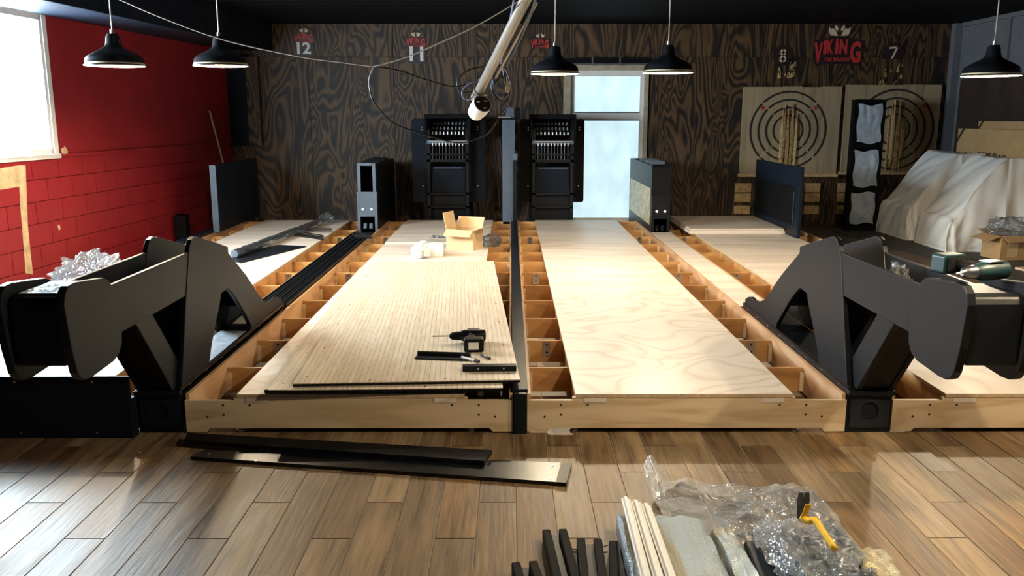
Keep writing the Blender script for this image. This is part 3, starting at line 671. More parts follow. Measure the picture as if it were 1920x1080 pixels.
for tx, px, py, rr, lb in (('8', 1468, 104, .138, 'white angular 8 on a black round sign'), ('7', 1675, 97, .15, 'white 7 on a black half round sign')):
    p = PY(px, py, YB-.01); t = thing('number_sign', lb, 'sign', (p.x, YB-.01, p.z-rr), 'lane number signs')
    full = tx == '8'
    pol = [(p.x+rr*math.cos(2*math.pi*k/36), p.z+rr*math.sin(2*math.pi*k/36)) for k in range(37 if full else 19)]
    if not full: pol = [(p.x-rr, p.z-.09)]+[(a, b-.03) for a, b in reversed(pol)]+[(p.x+rr*.93, p.z-.05), (p.x+.1, p.z-.1)]
    else: pol = pol[:-1]
    MB().prism(pol, YB-.014, YB-.0055, 'y').build('backing', 'logodark', t)
    bar = MB(); yy0, yy1 = YB-.02, YB-.012
    def seg(a, b, w=.012):
        a = Vector((a[0], a[1])); b = Vector((b[0], b[1])); d_ = (b-a).normalized(); n_ = Vector((-d_.y, d_.x))*w; a = a-d_*w; b = b+d_*w
        bar.prism([(p.x+q.x, p.z+q.y) for q in (a-n_, b-n_, b+n_, a+n_)], yy0, yy1, 'y')
    if full:
        for a, b in (((0, 0), (.042, .04)), ((.042, .04), (0, .085)), ((0, .085), (-.042, .04)), ((-.042, .04), (0, 0)), ((0, 0), (.05, -.05)), ((.05, -.05), (0, -.095)), ((0, -.095), (-.05, -.05)), ((-.05, -.05), (0, 0))): seg(a, b)
    else: seg((-.05, .05), (.05, .06)); seg((.05, .06), (-.01, -.08))
    bar.build('numeral', 'bone', t)
# axe damage in the plywood
for i, (px, py, n_) in enumerate(((1475, 128, 16), (1675, 135, 14))):
    t = thing('chipped_patch', ['pale splintered patch under the full round black sign', 'brown splintered patch under the half round black sign'][i], 'damaged wood', PY(px, py, YB), 'axe damage on the wall'); rnd = random.Random(i)
    for k in range(n_):
        p = PY(px+rnd.uniform(-26, 22), py+rnd.uniform(-14, 16 if i == 0 else 26), YB-.006); a = .015+.03*rnd.random()
        MB().prism([(p.x-a*.5, p.z-a), (p.x+a*.5, p.z-a*.7), (p.x+a*.2, p.z+a), (p.x-a*.3, p.z+a*.6)], YB-.014, YB-.004, 'y').build('chip', 'chip' if i == 0 and k % 2 else 'splinter', t)
# black box and board at the left corner of the back wall
t = thing('wall_box', 'tall black box with a wood grained strip hanging in the left corner', 'wall box', (-3.75, YB-.1, 1.124))
B('body', -3.985, -3.645, YB-.10, YB-.006, 1.124, 2.36, 'navy', t); B('wood_strip', -3.645, -3.475, YB-.10, YB-.006, 1.124, 2.33, 'burnt', t)
pa = PY(420, 312, 11.5); pb_ = PY(393, 208, 11.35); pd = (pa-pb_)/(pb_.z-pa.z)
tag(MB().tube([pa+pd*pa.z, pb_], .012, 8).build('stick', 'cream'), 'thin stick leaning in the corner by the red wall', 'stick')
p = PY(338, 403, 10.15); t = thing('black_bin', 'small black box standing against the red wall', 'box', (p.x, 10.15, 0)); B('body', p.x-.06, p.x+.07, 10.1, 10.25, 0, p.z, 'matte', t, .01); B('lid', p.x-.065, p.x+.075, 10.095, 10.255, p.z-.02, p.z, 'black', t)

# black rack with film filled bays
t = thing('film_rack', 'tall black rack with milky film wrapped bays in front of the right target', 'rack', (4.78, 11.6, 0))
xa, xb, ya, yb_ = 4.56, 4.98, 11.55, 11.65
for x in (xa, xb-.055): B('upright', x, x+.055, ya, yb_, 0, 1.745, 'matte', t)
for z in (0.02, .55, 1.12, 1.70): B('crossbar', xa+.05, xb-.05, ya, yb_, z, z+.05, 'matte', t)
B('back', xa+.05, xb-.05, yb_-.012, yb_, .05, 1.7, 'matte', t)
for z0, z1, sd in ((1.18, 1.68, 1), (.60, 1.08, 2), (.10, .52, 3)):
    MB().grid(lambda u, v: (xa+.05+(xb-xa-.10)*(u+.03*math.sin(v*9+sd)), ya-.012-.018*abs(noise.noise(Vector((u*3, v*4, sd*5)))), z0+(z1-z0)*(v+.03*math.sin(u*7+sd))), 20, 24).build('film_pack', 'film', t, smooth=True)

# ================================================================== RIGHT CORNER
def drape(name, label, y0, y1, xf, zf, xt, zt, xe, seed):
    prof = curve_pts([(xf-.02, 0, 0), (xf-.01, 0, zf*.5), (xf+.02, 0, zf), (xf+.10, 0, zf+.07), ((xf+xt)/2, 0, (zf+zt)/2+.02), (xt-.04, 0, zt-.03), (xt+.06, 0, zt), (xe, 0, zt-.02)], 8); n = len(prof)-1
    def fold(p, k): return noise.noise(Vector((p[0]*2.2+seed, p[1]*2.2, p[2]*2.2)))*.035+noise.noise(Vector((p[1]*5+p[2]*3.5+seed, seed, p[2]*1.2)))*.020+abs(noise.noise(Vector((p[1]*3.5+p[0]*4, p[2]*2.5, seed*2))))*.03
    mb = MB()
    def top(u, v):
        f = u*n; i = min(int(f), n-1); q = prof[i].lerp(prof[i+1], f-i); y = y0+(y1-y0)*v; d_ = fold((q.x, y, q.z), 0)
        tn = (prof[i+1]-prof[i]).normalized(); nn = Vector((-tn.z, 0, tn.x)); w = 1 if q.z > .05 else .5
        return Vector((q.x, y, q.z))+nn*d_*w
    mb.grid(top, 70, 60)
    def cap(yc, sg):
        def g(u, v):
            b_ = top(u, 0 if sg < 0 else 1); z = b_.z*(1-v); ly = .05*math.sin(v*1.5)+.018*math.sin(u*30+seed+3*noise.noise(Vector((u*6,v,seed))))*v+.02*noise.noise(Vector((u*12, v*3, seed)))
            x = b_.x+.0*v; return Vector((x, b_.y+sg*ly, z+.0))
        return g
    mb.grid(cap(y0, -1), 70, 16); mb.grid(cap(y1, 1), 70, 16)
    for q in mb.v: q.z = q.z*.99+.0105
    return tag(mb.build(name, 'sheet', smooth=True), label, 'covered furniture', 'dust sheeted furniture')
drape('dust_sheet', 'white dust sheet over furniture nearest the small carton, front one of two', 9.66, 10.36, 4.99, .36, 5.58, 1.06, 5.84, 2)
drape('dust_sheet', 'dust sheet over furniture beside the black rack, rear one of two', 10.60, 11.40, 4.96, .40, 5.54, 1.07, 5.84, 9)
def carton(name, x0, x1, y0, y1, z0, z1, label, mat='carton'):
    t = thing(name, label, 'carton', ((x0+x1)/2, (y0+y1)/2, z0)); B('body', x0, x1, y0, y1, z0, z1, mat, t, .004); return t
t = carton('tv_carton', 5.90, 6.0, 9.3, 11.42, .42, 1.375, 'long brown television carton with printed lettering behind the dust sheets')
MB().prism([(11.42, 1.23), (11.42, 1.18), (11.25, 1.375), (11.30, 1.375)], 5.897, 5.903, 'x').build('corner_stripe', 'ink', t)
mt = Matrix.Translation((5.897, 10.72, 1.045)) @ Matrix.Rotation(R(-90), 4, 'Z') @ Matrix.Rotation(R(90), 4, 'X')
place_text('Redmi \u667a\u80fd\u7535\u89c6 A65', .12, 'ink', mt, t, 'lettering', fit=(.95, .10))
t = carton('tv_carton', 6.01, 6.09, 9.3, 11.15, .42, 1.47, 'second brown television carton standing behind the lettered one')
MB().prism([(11.15, 1.38), (11.15, 1.33), (11.02, 1.47), (11.06, 1.47)], 6.007, 6.012, 'x').build('corner_stripe', 'ink', t)
t = thing('carton_stand', 'low dark stand carrying the television cartons', 'stand', (6, 10.3, 0)); B('body', 5.9, 6.1, 9.3, 11.42, 0, .42, 'matte', t)
def open_box(name, c, w, d_, h_, rz, label, mat, flaps, cat='carton'):
    t = thing(name, label, cat, c, None, rz); th = .004
    for nm, b_ in (('panel', (-w/2, w/2, -d_/2, -d_/2+th)), ('panel', (-w/2, w/2, d_/2-th, d_/2)), ('panel', (-w/2, -w/2+th, -d_/2+th, d_/2-th)), ('panel', (w/2-th, w/2, -d_/2+th, d_/2-th))):
        MB().box(*b_, 0, h_).build(nm, mat, t, world=False)
    MB().box(-w/2+th, w/2-th, -d_/2+th, d_/2-th, 0, th).build('bottom', mat, t, world=False)
    for side, ang, ln in flaps:      # angle from horizontal-outward, up positive
        ca, sa = math.cos(R(ang)), math.sin(R(ang)); hw = (w if side in '-y+y' and side[1] == 'y' else d_)/2*.98
        o_ = (w if side[1] == 'x' else d_)/2; sg = -1 if side[0] == '-' else 1
        q = []
        for dd, hz in ((0, h_), (ln, h_+ln*sa)):
            e = sg*(o_+(dd*ca)); q.append((e, hz))
        if side[1] == 'x': v = [(q[0][0], -hw, q[0][1]), (q[0][0], hw, q[0][1]), (q[1][0], hw, q[1][1]), (q[1][0], -hw, q[1][1])]
        else: v = [(-hw, q[0][0], q[0][1]), (hw, q[0][0], q[0][1]), (hw, q[1][0], q[1][1]), (-hw, q[1][0], q[1][1])]
        nn = (Vector(v[1])-Vector(v[0])).cross(Vector(v[2])-Vector(v[0])).normalized()*.003
        MB().add([Vector(a)+nn for a in v]+[Vector(a)-nn for a in v], [(0, 1, 2, 3), (7, 6, 5, 4), (0, 4, 5, 1), (1, 5, 6, 2), (2, 6, 7, 3), (3, 7, 4, 0)]).build('flap', mat, t, world=False)
    return t
t = open_box('cardboard_box', (5.42, 9.22, .010), .36, .32, .26, R(6), 'open cardboard box full of crumpled film in front of the dust sheet', 'carton', [('-x', -18, .15), ('+x', 8, .16), ('-y', -25, .12), ('+y', 15, .12)])
MB().box(-.10, .02, -.163, -.161, .03, .23).build('tape', 'kraft', t, world=False)
tag(crumple('crumpled_film', 'clear2', (5.42, 9.22, .34), (.20, .17, .12), 3), 'crumpled clear film heaped in the open box by the dust sheet', 'plastic film')
# mats on the right floor
t = thing('rubber_mat', 'dark rubber mat lying along the foot of the dust sheets', 'mat', (4.5, 10.2, .001), 'rubber mats'); MB().prism([(4.35, 11.45), (4.95, 11.45), (5.0, 9.9), (5.85, 9.9), (5.85, 8.85), (4.55, 9.25)], .001, .009, 'z').build('slab', 'mat', t)
t = thing('rubber_mat', 'dark rubber mat nearest the right ball return', 'mat', (5.2, 8, .001), 'rubber mats'); MB().prism([(4.45, 8.85), (6.1, 8.60), (6.1, 6.2), (4.75, 7.0), (4.7, 8.1)], .001, .010, 'z').build('slab', 'mat', t)
for k, (x, y, a) in enumerate(((5.35, 8.45, 8), (5.60, 8.12, -5))): tag(MB().box(-.22, .22, -.1, .1, 0, .02, Matrix.Translation((x, y, .0105)) @ Matrix.Rotation(R(a), 4, 'Z')).build('board_offcut', 'plyface'), ['rear', 'front'][k]+' of two pale board offcuts on the dark mat', 'offcut', 'board offcuts')

# ================================================================== OVERHEAD POLE, FLOODLIGHT AND CABLES
P1 = PY(985, 0, 5.0); P2 = PY(893, 182, 6.2); up = (P1-P2).normalized(); P0 = P1+up*((ZC-.02-P1.z)/up.z)
t = thing('overhead_pole', 'pale metal pole slanting down from the ceiling', 'pole', P2)
MB().tube([P2+up*.10, P0], .034, 18).build('tube', 'alu', t, smooth=True, auto=50)
MB().tube([P2-up*.02, P2+up*.13], [.038, .042], 18).build('end_sleeve', 'alu', t, smooth=True, auto=50)
MB().tube([P2+up*.07+Vector((-.045, 0, 0)), P2+up*.07+Vector((.06, 0, -.01))], .010, 8).build('clamp', 'brass', t)
side = Vector((.075, .05, 0))
MB().tube([P2+up*.33+side*.8, P1+side*.9], .011, 8).build('thin_conduit', 'alu', t)
c0 = PY(900, 201, 6.12); ax = Vector((.40, -.70, .48)).normalized()
t = thing('spot_head', 'white drum shaped spot head with a dark face under the pole end', 'spot lamp', c0)
MB().tube([c0+ax*.045, c0+ax*.03, c0-ax*.03, c0-ax*.085, c0-ax*.10], [.066, .068, .066, .056, .046], 24).build('housing', 'white', t, smooth=True, auto=40)
MB().tube([c0+ax*.046, c0+ax*.049], .060, 24).build('face', 'cloth', t)
a1 = ax.cross(Vector((0, 0, 1))).normalized(); a2 = a1.cross(ax)
for k in range(3):
    q = c0+ax*.049+(a1*math.cos(k*2.09+.4)+a2*math.sin(k*2.09+.4))*.036; MB().tube([q-a1*.012, q+a1*.012], .004, 6).build('lens_clip', 'steel', t)
MB().tube([c0+Vector((-.02, 0, .05)), PY(898, 168, 6.15)], .009, 8).build('stem', 'white', t)
def cable(pxs, Y, r, mat, label, name='cable', n=8, Ys=None):
    pts = [PY(x, y, (Ys[i] if Ys else Y)) for i, (x, y) in enumerate(pxs)]
    return tag(MB().tube(curve_pts(pts, n), r, 6).build(name, mat, smooth=True), label, 'cable', 'overhead cables')
cable([(215, -5), (300, 32), (420, 75), (560, 106), (640, 117), (700, 125)], 6, .0045, 'wirewhite', 'white cable sagging from the ceiling by the window to the middle')
cable([(700, 125), (760, 108), (830, 78), (900, 45), (985, -5)], 6, .0045, 'wirewhite', 'white cable rising from the middle to the top of the slanting pole')
cable([(701, 126), (693, 145), (694, 170), (703, 195), (733, 228), (773, 245), (820, 260), (860, 268), (890, 262), (915, 250), (934, 226)], 6.1, .0055, 'wireblack', 'dark cable hanging in a deep loop in front of the left pinsetter', Ys=[6.0]+[6.1]*10)
cable([(702, 125), (745, 132), (800, 150), (846, 162), (887, 156), (905, 143)], 6.3, .006, 'wireblack', 'black cable drooping left of the pole end', Ys=[6.0, 6.05, 6.1, 6.15, 6.15, 6.1])
cable([(905, 125), (880, 131), (862, 145), (858, 162), (868, 174), (885, 172), (897, 166)], 6.15, .006, 'wireblack', 'black cable coil on the left of the spot head')
cable([(900, 152), (880, 156), (868, 168), (867, 180), (876, 187), (886, 182), (890, 172)], 6.1, .0055, 'wireblue', 'lavender cable loop left of the spot head')
cable([(916, 128), (924, 150), (928, 172), (938, 182), (945, 180)], 6.1, .006, 'wireblue', 'lavender cable dropping behind the spot head')
cable([(964, -4), (958, 30), (950, 70), (940, 120), (950, 135), (959, 165), (955, 190), (945, 210)], 6.0, .0055, 'wireblue', 'lavender cable running down beside the pole to the column', Ys=[4.9, 5.2, 5.5, 5.9, 6.1, 6.1, 6.1, 6.1])
cable([(915, 126), (940, 124), (945, 140), (950, 170), (945, 182), (932, 180), (926, 160), (935, 146)], 6.15, .0065, 'wireblack', 'thick black cable coil hung around the pole end')
cable([(925, 140), (922, 165), (932, 185), (948, 190), (955, 175), (945, 150), (935, 142)], 6.2, .006, 'wireblack', 'inner black cable coil behind the yellow tag')
cable([(960, 170), (955, 195), (947, 205), (934, 217)], 6.2, .006, 'wireblack', 'short black cable leading to the column head')
cable([(1006, -4), (990, 40), (965, 95), (950, 125)], 5.5, .008, 'wireblack', 'black cable along the right side of the pole', Ys=[4.7, 5.1, 5.7, 6.0])
tag(MB().prism([(PY(949, 142, 6.05).x, PY(949, 142, 6.05).z), (PY(957, 165, 6.05).x, PY(957, 165, 6.05).z), (PY(955, 174, 6.05).x, PY(955, 174, 6.05).z), (PY(949, 174, 6.05).x, PY(949, 174, 6.05).z)], 6.04, 6.052, 'y').build('yellow_tag', 'tagyellow'), 'cream yellow tag hanging among the cable coils', 'tag')

# ================================================================== LAMINATE BOARDS AND TOOLS ON THE LEFT-CENTRE LANE
def lam_board(cx, cy, w, l, z, rz, label):
    t = thing('laminate_board', label, 'laminate board', (cx, cy, z), 'striped laminate lane boards', rz)
    MB().box(-w/2, w/2, -l/2, l/2, 0, .012).build('core', 'edge', t, world=False); MB().box(-w/2, w/2, -l/2, l/2, .012, .0165).build('face', 'lam', t, world=False)
    for sx in (-1, 1):
        for k in range(7): MB().tube([(sx*(w/2-.05), -l/2+.1+k*(l-.2)/6, .0162), (sx*(w/2-.05), -l/2+.1+k*(l-.2)/6, .0172)], .006, 8).build('bolt_hole', 'ink', t, world=False)
    for k in range(1, 3): MB().tube([(-w/2+k*w/3, -l/2+.03, .0162), (-w/2+k*w/3, -l/2+.03, .0172)], .006, 8).build('bolt_hole', 'ink', t, world=False)
def quad_board(c, z, label):
    (ax_, ay), (bx, by), (cx_, cy_), (dx, dy) = c       # front left, front right, back right, back left
    mx, my = (ax_+bx+cx_+dx)/4, (ay+by+cy_+dy)/4; w = (math.hypot(bx-ax_, by-ay)+math.hypot(cx_-dx, cy_-dy))/2
    l = (math.hypot(dx-ax_, dy-ay)+math.hypot(cx_-bx, cy_-by))/2; rz = math.atan2(-(dx-ax_), dy-ay)
    lam_board(mx, my, w, l, z, rz, label)
quad_board(((-1.205, 4.02), (-.075, 4.02), (-.20, 7.45), (-1.33, 7.45)), .2025, 'lowest of three stacked striped laminate boards, dark edge at the front')
quad_board(((-1.17, 3.93), (-.035, 3.98), (-.14, 7.50), (-1.27, 7.47)), .2205, 'middle of three stacked striped laminate boards, showing along the left')
quad_board(((-1.06, 3.98), (.045, 4.05), (-.15, 7.56), (-1.26, 7.50)), .2385, 'top striped laminate board carrying the cordless drill')
ZT = .2558
def drill(loc, rz, label, tilt=0, teal=False):
    t = thing('cordless_drill', label, 'drill', loc, 'cordless power tools', rz)
    b2 = 'teal' if teal else 'black'
    MB().prism(rrect(-.055, .055, .0, .075, .012), -.065, 0, 'y').build('battery', b2, t, bevel=.004, world=False)
    MB().box(-.030, .026, -.067, -.064, .016, .056).build('battery_label', 'signwhite', t, world=False)
    MB().box(-.045, .045, 0, .018, .012, .064).build('battery_shoe', 'matte', t, bevel=.003, world=False)
    MB().tube([(.005, .015, .038), (.0, .06, .038), (-.005, .11, .038), (-.005, .135, .038)], [.024, .021, .023, .03], 14).build('grip', 'matte', t, smooth=True, world=False)
    MB().tube([(.075, .155, .038), (.068, .155, .038), (.0, .155, .038), (-.05, .155, .038), (-.072, .155, .038)], [.022, .034, .036, .034, .026], 18).build('motor_body', 'teal' if teal else 'gloss', t, smooth=True, auto=40, world=False)
    MB().box(-.03, .04, .13, .18, .072, .076).build('nameplate', 'steel', t, world=False)
    MB().tube([(-.072, .155, .038), (-.085, .155, .038), (-.12, .155, .038), (-.135, .155, .038)], [.024, .026, .021, .010], 14).build('chuck', 'steel' if teal else 'matte', t, smooth=True, auto=40, world=False)
    MB().tube([(-.13, .155, .038), (-.16 if teal else -.23, .155, .038)], .004, 6).build('drill_bit', 'steel', t, world=False)
    MB().tube([(-.03, .125, .038), (-.028, .105, .038)], .010, 8).build('trigger', 'logored', t, world=False)
    return t
drill((-.205, 4.60, ZT), R(4), 'black cordless drill with a long bit lying on the striped laminate board')
dr = drill((1.715, 3.24, .9335), R(200), 'dark teal cordless driver resting on the right ball return', teal=True); dr.scale.x = -1
t = thing('black_bar', 'long black angle bar pair lying nearest the drill bit', 'bar', (-.35, 4.4, ZT), 'black bars on the laminate', R(-7))
MB().box(-.16, .13, -.02, .055, 0, .008).build('flange', 'black', t, world=False); MB().box(-.16, .13, .04, .055, .008, .026).build('web', 'gloss', t, world=False)
t = thing('black_bar', 'short black bar with two holes at the front right corner of the laminate', 'bar', (-.115, 4.20, ZT), 'black bars on the laminate', R(2))
MB().box(-.13, .145, -.026, .026, 0, .028).build('flange', 'black', t, bevel=.003, world=False)
for x in (-.05, .08): MB().tube([(x, -.028, .016), (x, -.02, .016)], .005, 8).build('hole', 'steel', t, world=False)
t = thing('marker_pen', 'white marker pen with black cap beside the drill battery', 'pen', (-.215, 4.37, ZT), None, R(-40)); MB().tube([(-.06, 0, .008), (.035, 0, .008)], .008, 10).build('barrel', 'white', t, world=False); MB().tube([(.035, 0, .008), (.065, 0, .008)], .0088, 10).build('cap', 'ink', t, world=False)
t = thing('cutter', 'small dark red cutter lying right of the white marker', 'cutter', (-.135, 4.43, ZT), None, R(-60)); MB().box(-.045, .045, -.009, .009, 0, .012).build('body', 'cloth', t, bevel=.003, world=False); MB().box(-.02, .02, -.006, .006, .012, .014).build('slider', 'steel', t, world=False)
# carton and packing behind
t = open_box('cardboard_box', (-.47, 8.68, .2025), .30, .24, .20, R(-22), 'open light cardboard carton with raised flap on the left-centre lane', 'kraft', [('-x', 78, .17), ('+y', 60, .12), ('-y', -35, .10), ('+x', 20, .12)])
tag(crumple('foam_roll', 'dirtwhite', (-.86, 8.22, .25), (.10, .26, .085), 6, amp=.25), 'bluish white rolled foam wrap lying left of the carton', 'foam wrap')
tag(MB().box(-.79, -.65, 8.12, 8.2, .2025, .325).build('white_box', 'white', bevel=.004), 'small plain white box between the foam roll and the carton', 'box')
t = thing('bubble_wrap', 'small strip of clear bubble wrap behind the carton', 'bubble wrap', (-.72, 9.3, .221), None, R(-15))
for k in range(6):
    MB().lathe([(.024, 0), (.02, .02), (0, .03)], (-.13+k*.05, 0, 0), 10).build('bubble', 'clear2', t, smooth=True, world=False)
MB().box(-.16, .15, -.03, .03, 0, .004).build('strip', 'clear2', t, world=False)
tag(crumple('crumpled_film', 'clear2', (-.20, 8.85, .245), (.10, .12, .08), 8, sub=3), 'crumpled clear film right of the open light carton', 'plastic film')

# ================================================================== LEFT LANE AND CHANNEL
t = thing('channel_bed', 'black bed in the channel under the dark rails', 'channel', (-1.71, 8, 0)); B('bed', -1.832, -1.596, 5.95, 10.15, 0, .17, 'matte', t)
for k in range(4):
    x = -1.80+k*.058
    tag(MB().prism([(x-.025, .1705), (x+.025, .1705), (x+.025, .215), (x+.012, .222), (x+.008, .2), (x-.008, .2), (x-.012, .222), (x-.025, .215)], 5.96-.0*k, 9.7+.12*(k % 2), 'y').build('black_rail', 'black', bevel=.003), ['dark rail beside the red-wall lane, outermost of four', 'second dark rail from the red-wall lane', 'third dark rail from the red-wall lane', 'dark rail beside the left-centre lane, innermost of four'][k], 'rail', 'dark rails in the channel')
for k in range(3):
    T_ = Matrix.Translation((-1.70+.05*k, 9.55-.16*k, .224)) @ Matrix.Rotation(R(-35+18*k), 4, 'Z')
    tag(MB().box(-.10, .10, -.012, .012, 0, .018, T_).build('rail_clip', 'gloss'), ['rear', 'middle', 'front'][k]+' short black clip lying on the rail ends', 'clip', 'rail clips')
a = PZ(440, 478, .24); b = PZ(603, 416, .24)
t = thing('wrapped_rail', 'long rail bundle wrapped in bluish film on the lane by the red wall', 'wrapped rail', (a.x, a.y, .2025))
a.z += .009; b.z += .009
MB().tube([a, b], .034, 10).build('rail', 'steelblue', t, smooth=True, auto=50)
d_ = (b-a); n_ = 26
def sl(u, v):
    p = a.lerp(b, u); q = 2*math.pi*v; r_ = .040+.012*noise.noise(Vector((u*22, math.cos(q)*1.5, math.sin(q)*1.5))); s_ = Vector((d_.y, -d_.x, 0)).normalized(); return p+s_*r_*1.25*math.cos(q)+Vector((0, 0, max(-.0355, r_*math.sin(q))))
MB().grid(sl, 60, 14).build('film_sleeve', 'blueclear', t)
tag(crumple('crumpled_film', 'clear2', tuple(b+Vector((.03, .14, .02))), (.09, .10, .07), 11, sub=3), 'crumpled film tuft at the rear end of the wrapped rail', 'plastic film')
p = [PZ(x, y, .2025) for x, y in ((436, 490), (452, 494), (574, 463), (520, 460), (436, 479))]
tag(MB().prism([(q.x, q.y) for q in p], .2025, .2105, 'z').build('black_plate', 'black'), 'pointed black plate lying beside the wrapped rail', 'plate')
for k in range(7):
    a = PZ(540+9*k, 440+2.2*k-(.6*k if k > 3 else 0), .2025); b = PZ(592+3*k+(4 if k > 3 else 0), 450-.9*k*(1 if k < 4 else 2.4), .2025)
    a = PZ(545+4*k, 441-1.2*k, .2025); b = PZ(608-1*k if k < 4 else 622, (450-1.6*k) if k < 4 else 437-(k-4)*1.0, .2025); T_ = None
    d_ = (b-a); s_ = Vector((d_.y, -d_.x, 0)).normalized()*.012; z0 = .0+.0065*k
    tag(MB().add([a+s_+Vector((0, 0, z0)), b+s_+Vector((0, 0, z0)), b-s_+Vector((0, 0, z0)), a-s_+Vector((0, 0, z0)), a+s_+Vector((0, 0, z0+.006)), b+s_+Vector((0, 0, z0+.006)), b-s_+Vector((0, 0, z0+.006)), a-s_+Vector((0, 0, z0+.006))], [(0, 1, 2, 3), (4, 5, 6, 7), (0, 1, 5, 4), (1, 2, 6, 5), (2, 3, 7, 6), (3, 0, 4, 7)]).build('black_strip', 'black'), 'thin black strip in the fanned pile beside the wrapped rail', 'strip', 'fanned black strips')
# packing in and around the left ball return
tag(crumple('crumpled_film', 'clear2', (-1.725, 3.84, .71), (.06, .12, .06), 21, sub=4), 'crumpled film stuffed in the trough of the left ball return', 'plastic film')
tag(crumple('crumpled_film', 'clear2', (-3.33, 6.6, .30), (.16, .42, .16), 23, sub=5), 'large heap of crumpled film on the lane between red wall and left ball return', 'plastic film')
t = thing('instruction_sheet', 'white sheet and small bag on top of the left ball return', 'paper', (-1.73, 3.17, .8935)); MB().box(-1.80, -1.655, 3.06, 3.30, .8935, .896).build('paper', 'white', t)
MB().grid(lambda u, v: (-1.79+.11*u, 3.08+.16*v, .8965+.014*abs(noise.noise(Vector((u*4, v*4, 2))))), 12, 12).build('bag', 'clear2', t)
t = thing('hardware_bag', 'clear bag of tan parts in the trough of the right ball return', 'bag', (1.78, 3.95, .68)); crumple('bag_film', 'clear2', (1.775, 3.86, .745), (.06, .085, .115), 31, t, sub=4)
B('tan_block', 1.72, 1.82, 3.92, 4.12, .6805, .80, 'kraft', t, .006)
for k, (x, z) in enumerate(((-1.745, .2235), (1.76, .2235))):
    pass
tag(MB().grid(lambda u, v: (-1.80+.165*u, 4.42+.72*v, .2235+.008*abs(noise.noise(Vector((u*5, v*7, 3))))), 16, 30).build('film_sheet', 'film', smooth=True), 'wrinkled milky film lying in the base of the left ball return', 'plastic film')

# ================================================================== FLOOR: BLACK BOARDS
def slab_px(pxs, z0, z1): 
    q = [PZ(x, y, z1) for x, y in pxs]; return MB().prism([(p.x, p.y) for p in q], z0, z1, 'z')
t = thing('floor_board', 'long glossy black board on the floor, front one of two', 'board', PZ(700, 880, 0), 'black boards on the floor')
slab_px([(358, 856), (384, 842), (1072, 868), (1062, 905)], .0, .018).build('board', 'gloss', t); 
slab_px([(1052, 867), (1072, 868), (1062, 905), (1042, 904)], .018, .021).build('end_strip', 'black', t)
for x, y in ((1036, 873), (1030, 897), (392, 852), (480, 864)): q = PZ(x, y, .018); MB().tube([q, q+Vector((0, 0, .002))], .006, 10).build('screw', 'steel', t)
t = thing('floor_board', 'black grey-faced board lying partly on the glossy one, rear of two', 'board', PZ(600, 840, 0), 'black boards on the floor')
mb = slab_px([(345, 825), (352, 811), (922, 844), (908, 864)], .019, .040); mb.m[1] = 1; mb.build('board', ['black', 'matte'], t)

# ================================================================== FOREGROUND BUNDLE
def along(pa, pb, w, z0, h_, mat, name, label, cat, group, jit=0.0, seg=30, round_=.3, seed=0):
    """wrapped long pack between two floor pixels, w wide, lying at z0"""
    a = PZ(*pa, z0+h_); b = PZ(*pb, z0+h_); d_ = (b-a).normalized(); s_ = Vector((d_.y, -d_.x, 0)); 
    def f(u, v):
        p = a.lerp(b, u); t_ = 2*math.pi*v; c_, n2 = math.cos(t_), math.sin(t_)
        k = (abs(c_)**4+abs(n2)**4)**-.25; e = 1+jit*noise.noise(Vector((u*9+seed, c_*2, n2*2)))
        end = min(1, .75+u*8, .75+(1-u)*8); rd = .09*math.sin(c_*k*8+seed)*(1 if n2 > 0 else 0)+(.12*noise.noise(Vector((c_*9, u*60, seed))) if u < .06 else 0)
        return Vector((p.x, p.y, 0))+s_*(c_*k*w/2*e*end)+Vector((0, 0, max(z0, z0+h_/2+n2*k*h_/2*(1+rd+jit*1.5*noise.noise(Vector((u*7, c_*3, seed))))*end)))
    mb = MB().grid(f, seg, 28)
    mb.add([f(0, k/28) for k in range(28)], [tuple(range(28))]); mb.add([f(1, k/28) for k in range(28)], [tuple(range(28))])
    return tag(mb.build(name, mat, smooth=True, auto=50), label, cat, group)
G = 'wrapped trim bundles in the foreground'
along((1176, 955), (1235, 1180), .085, .0, .10, 'foam', 'wrapped_pack', 'silvery foam wrapped pack at the left edge under the white trims', 'wrapped pack', G, .16, seed=1)
along((1262, 962), (1345, 1180), .225, .0, .10, 'foam', 'wrapped_pack', 'wide silvery foam wrapped pack right of the white trims', 'wrapped pack', G, .05, seed=4)
along((1352, 985), (1455, 1180), .085, .0, .075, 'foam', 'wrapped_pack', 'narrow crumpled foam wrapped pack with torn end', 'wrapped pack', G, .35, 50, seed=8)
along((1630, 1025), (1740, 1180), .12, .0, .06, 'foamgold', 'wrapped_pack', 'yellowish foam wrapped pack at the right edge of the pile', 'wrapped pack', G, .3, 50, seed=13)
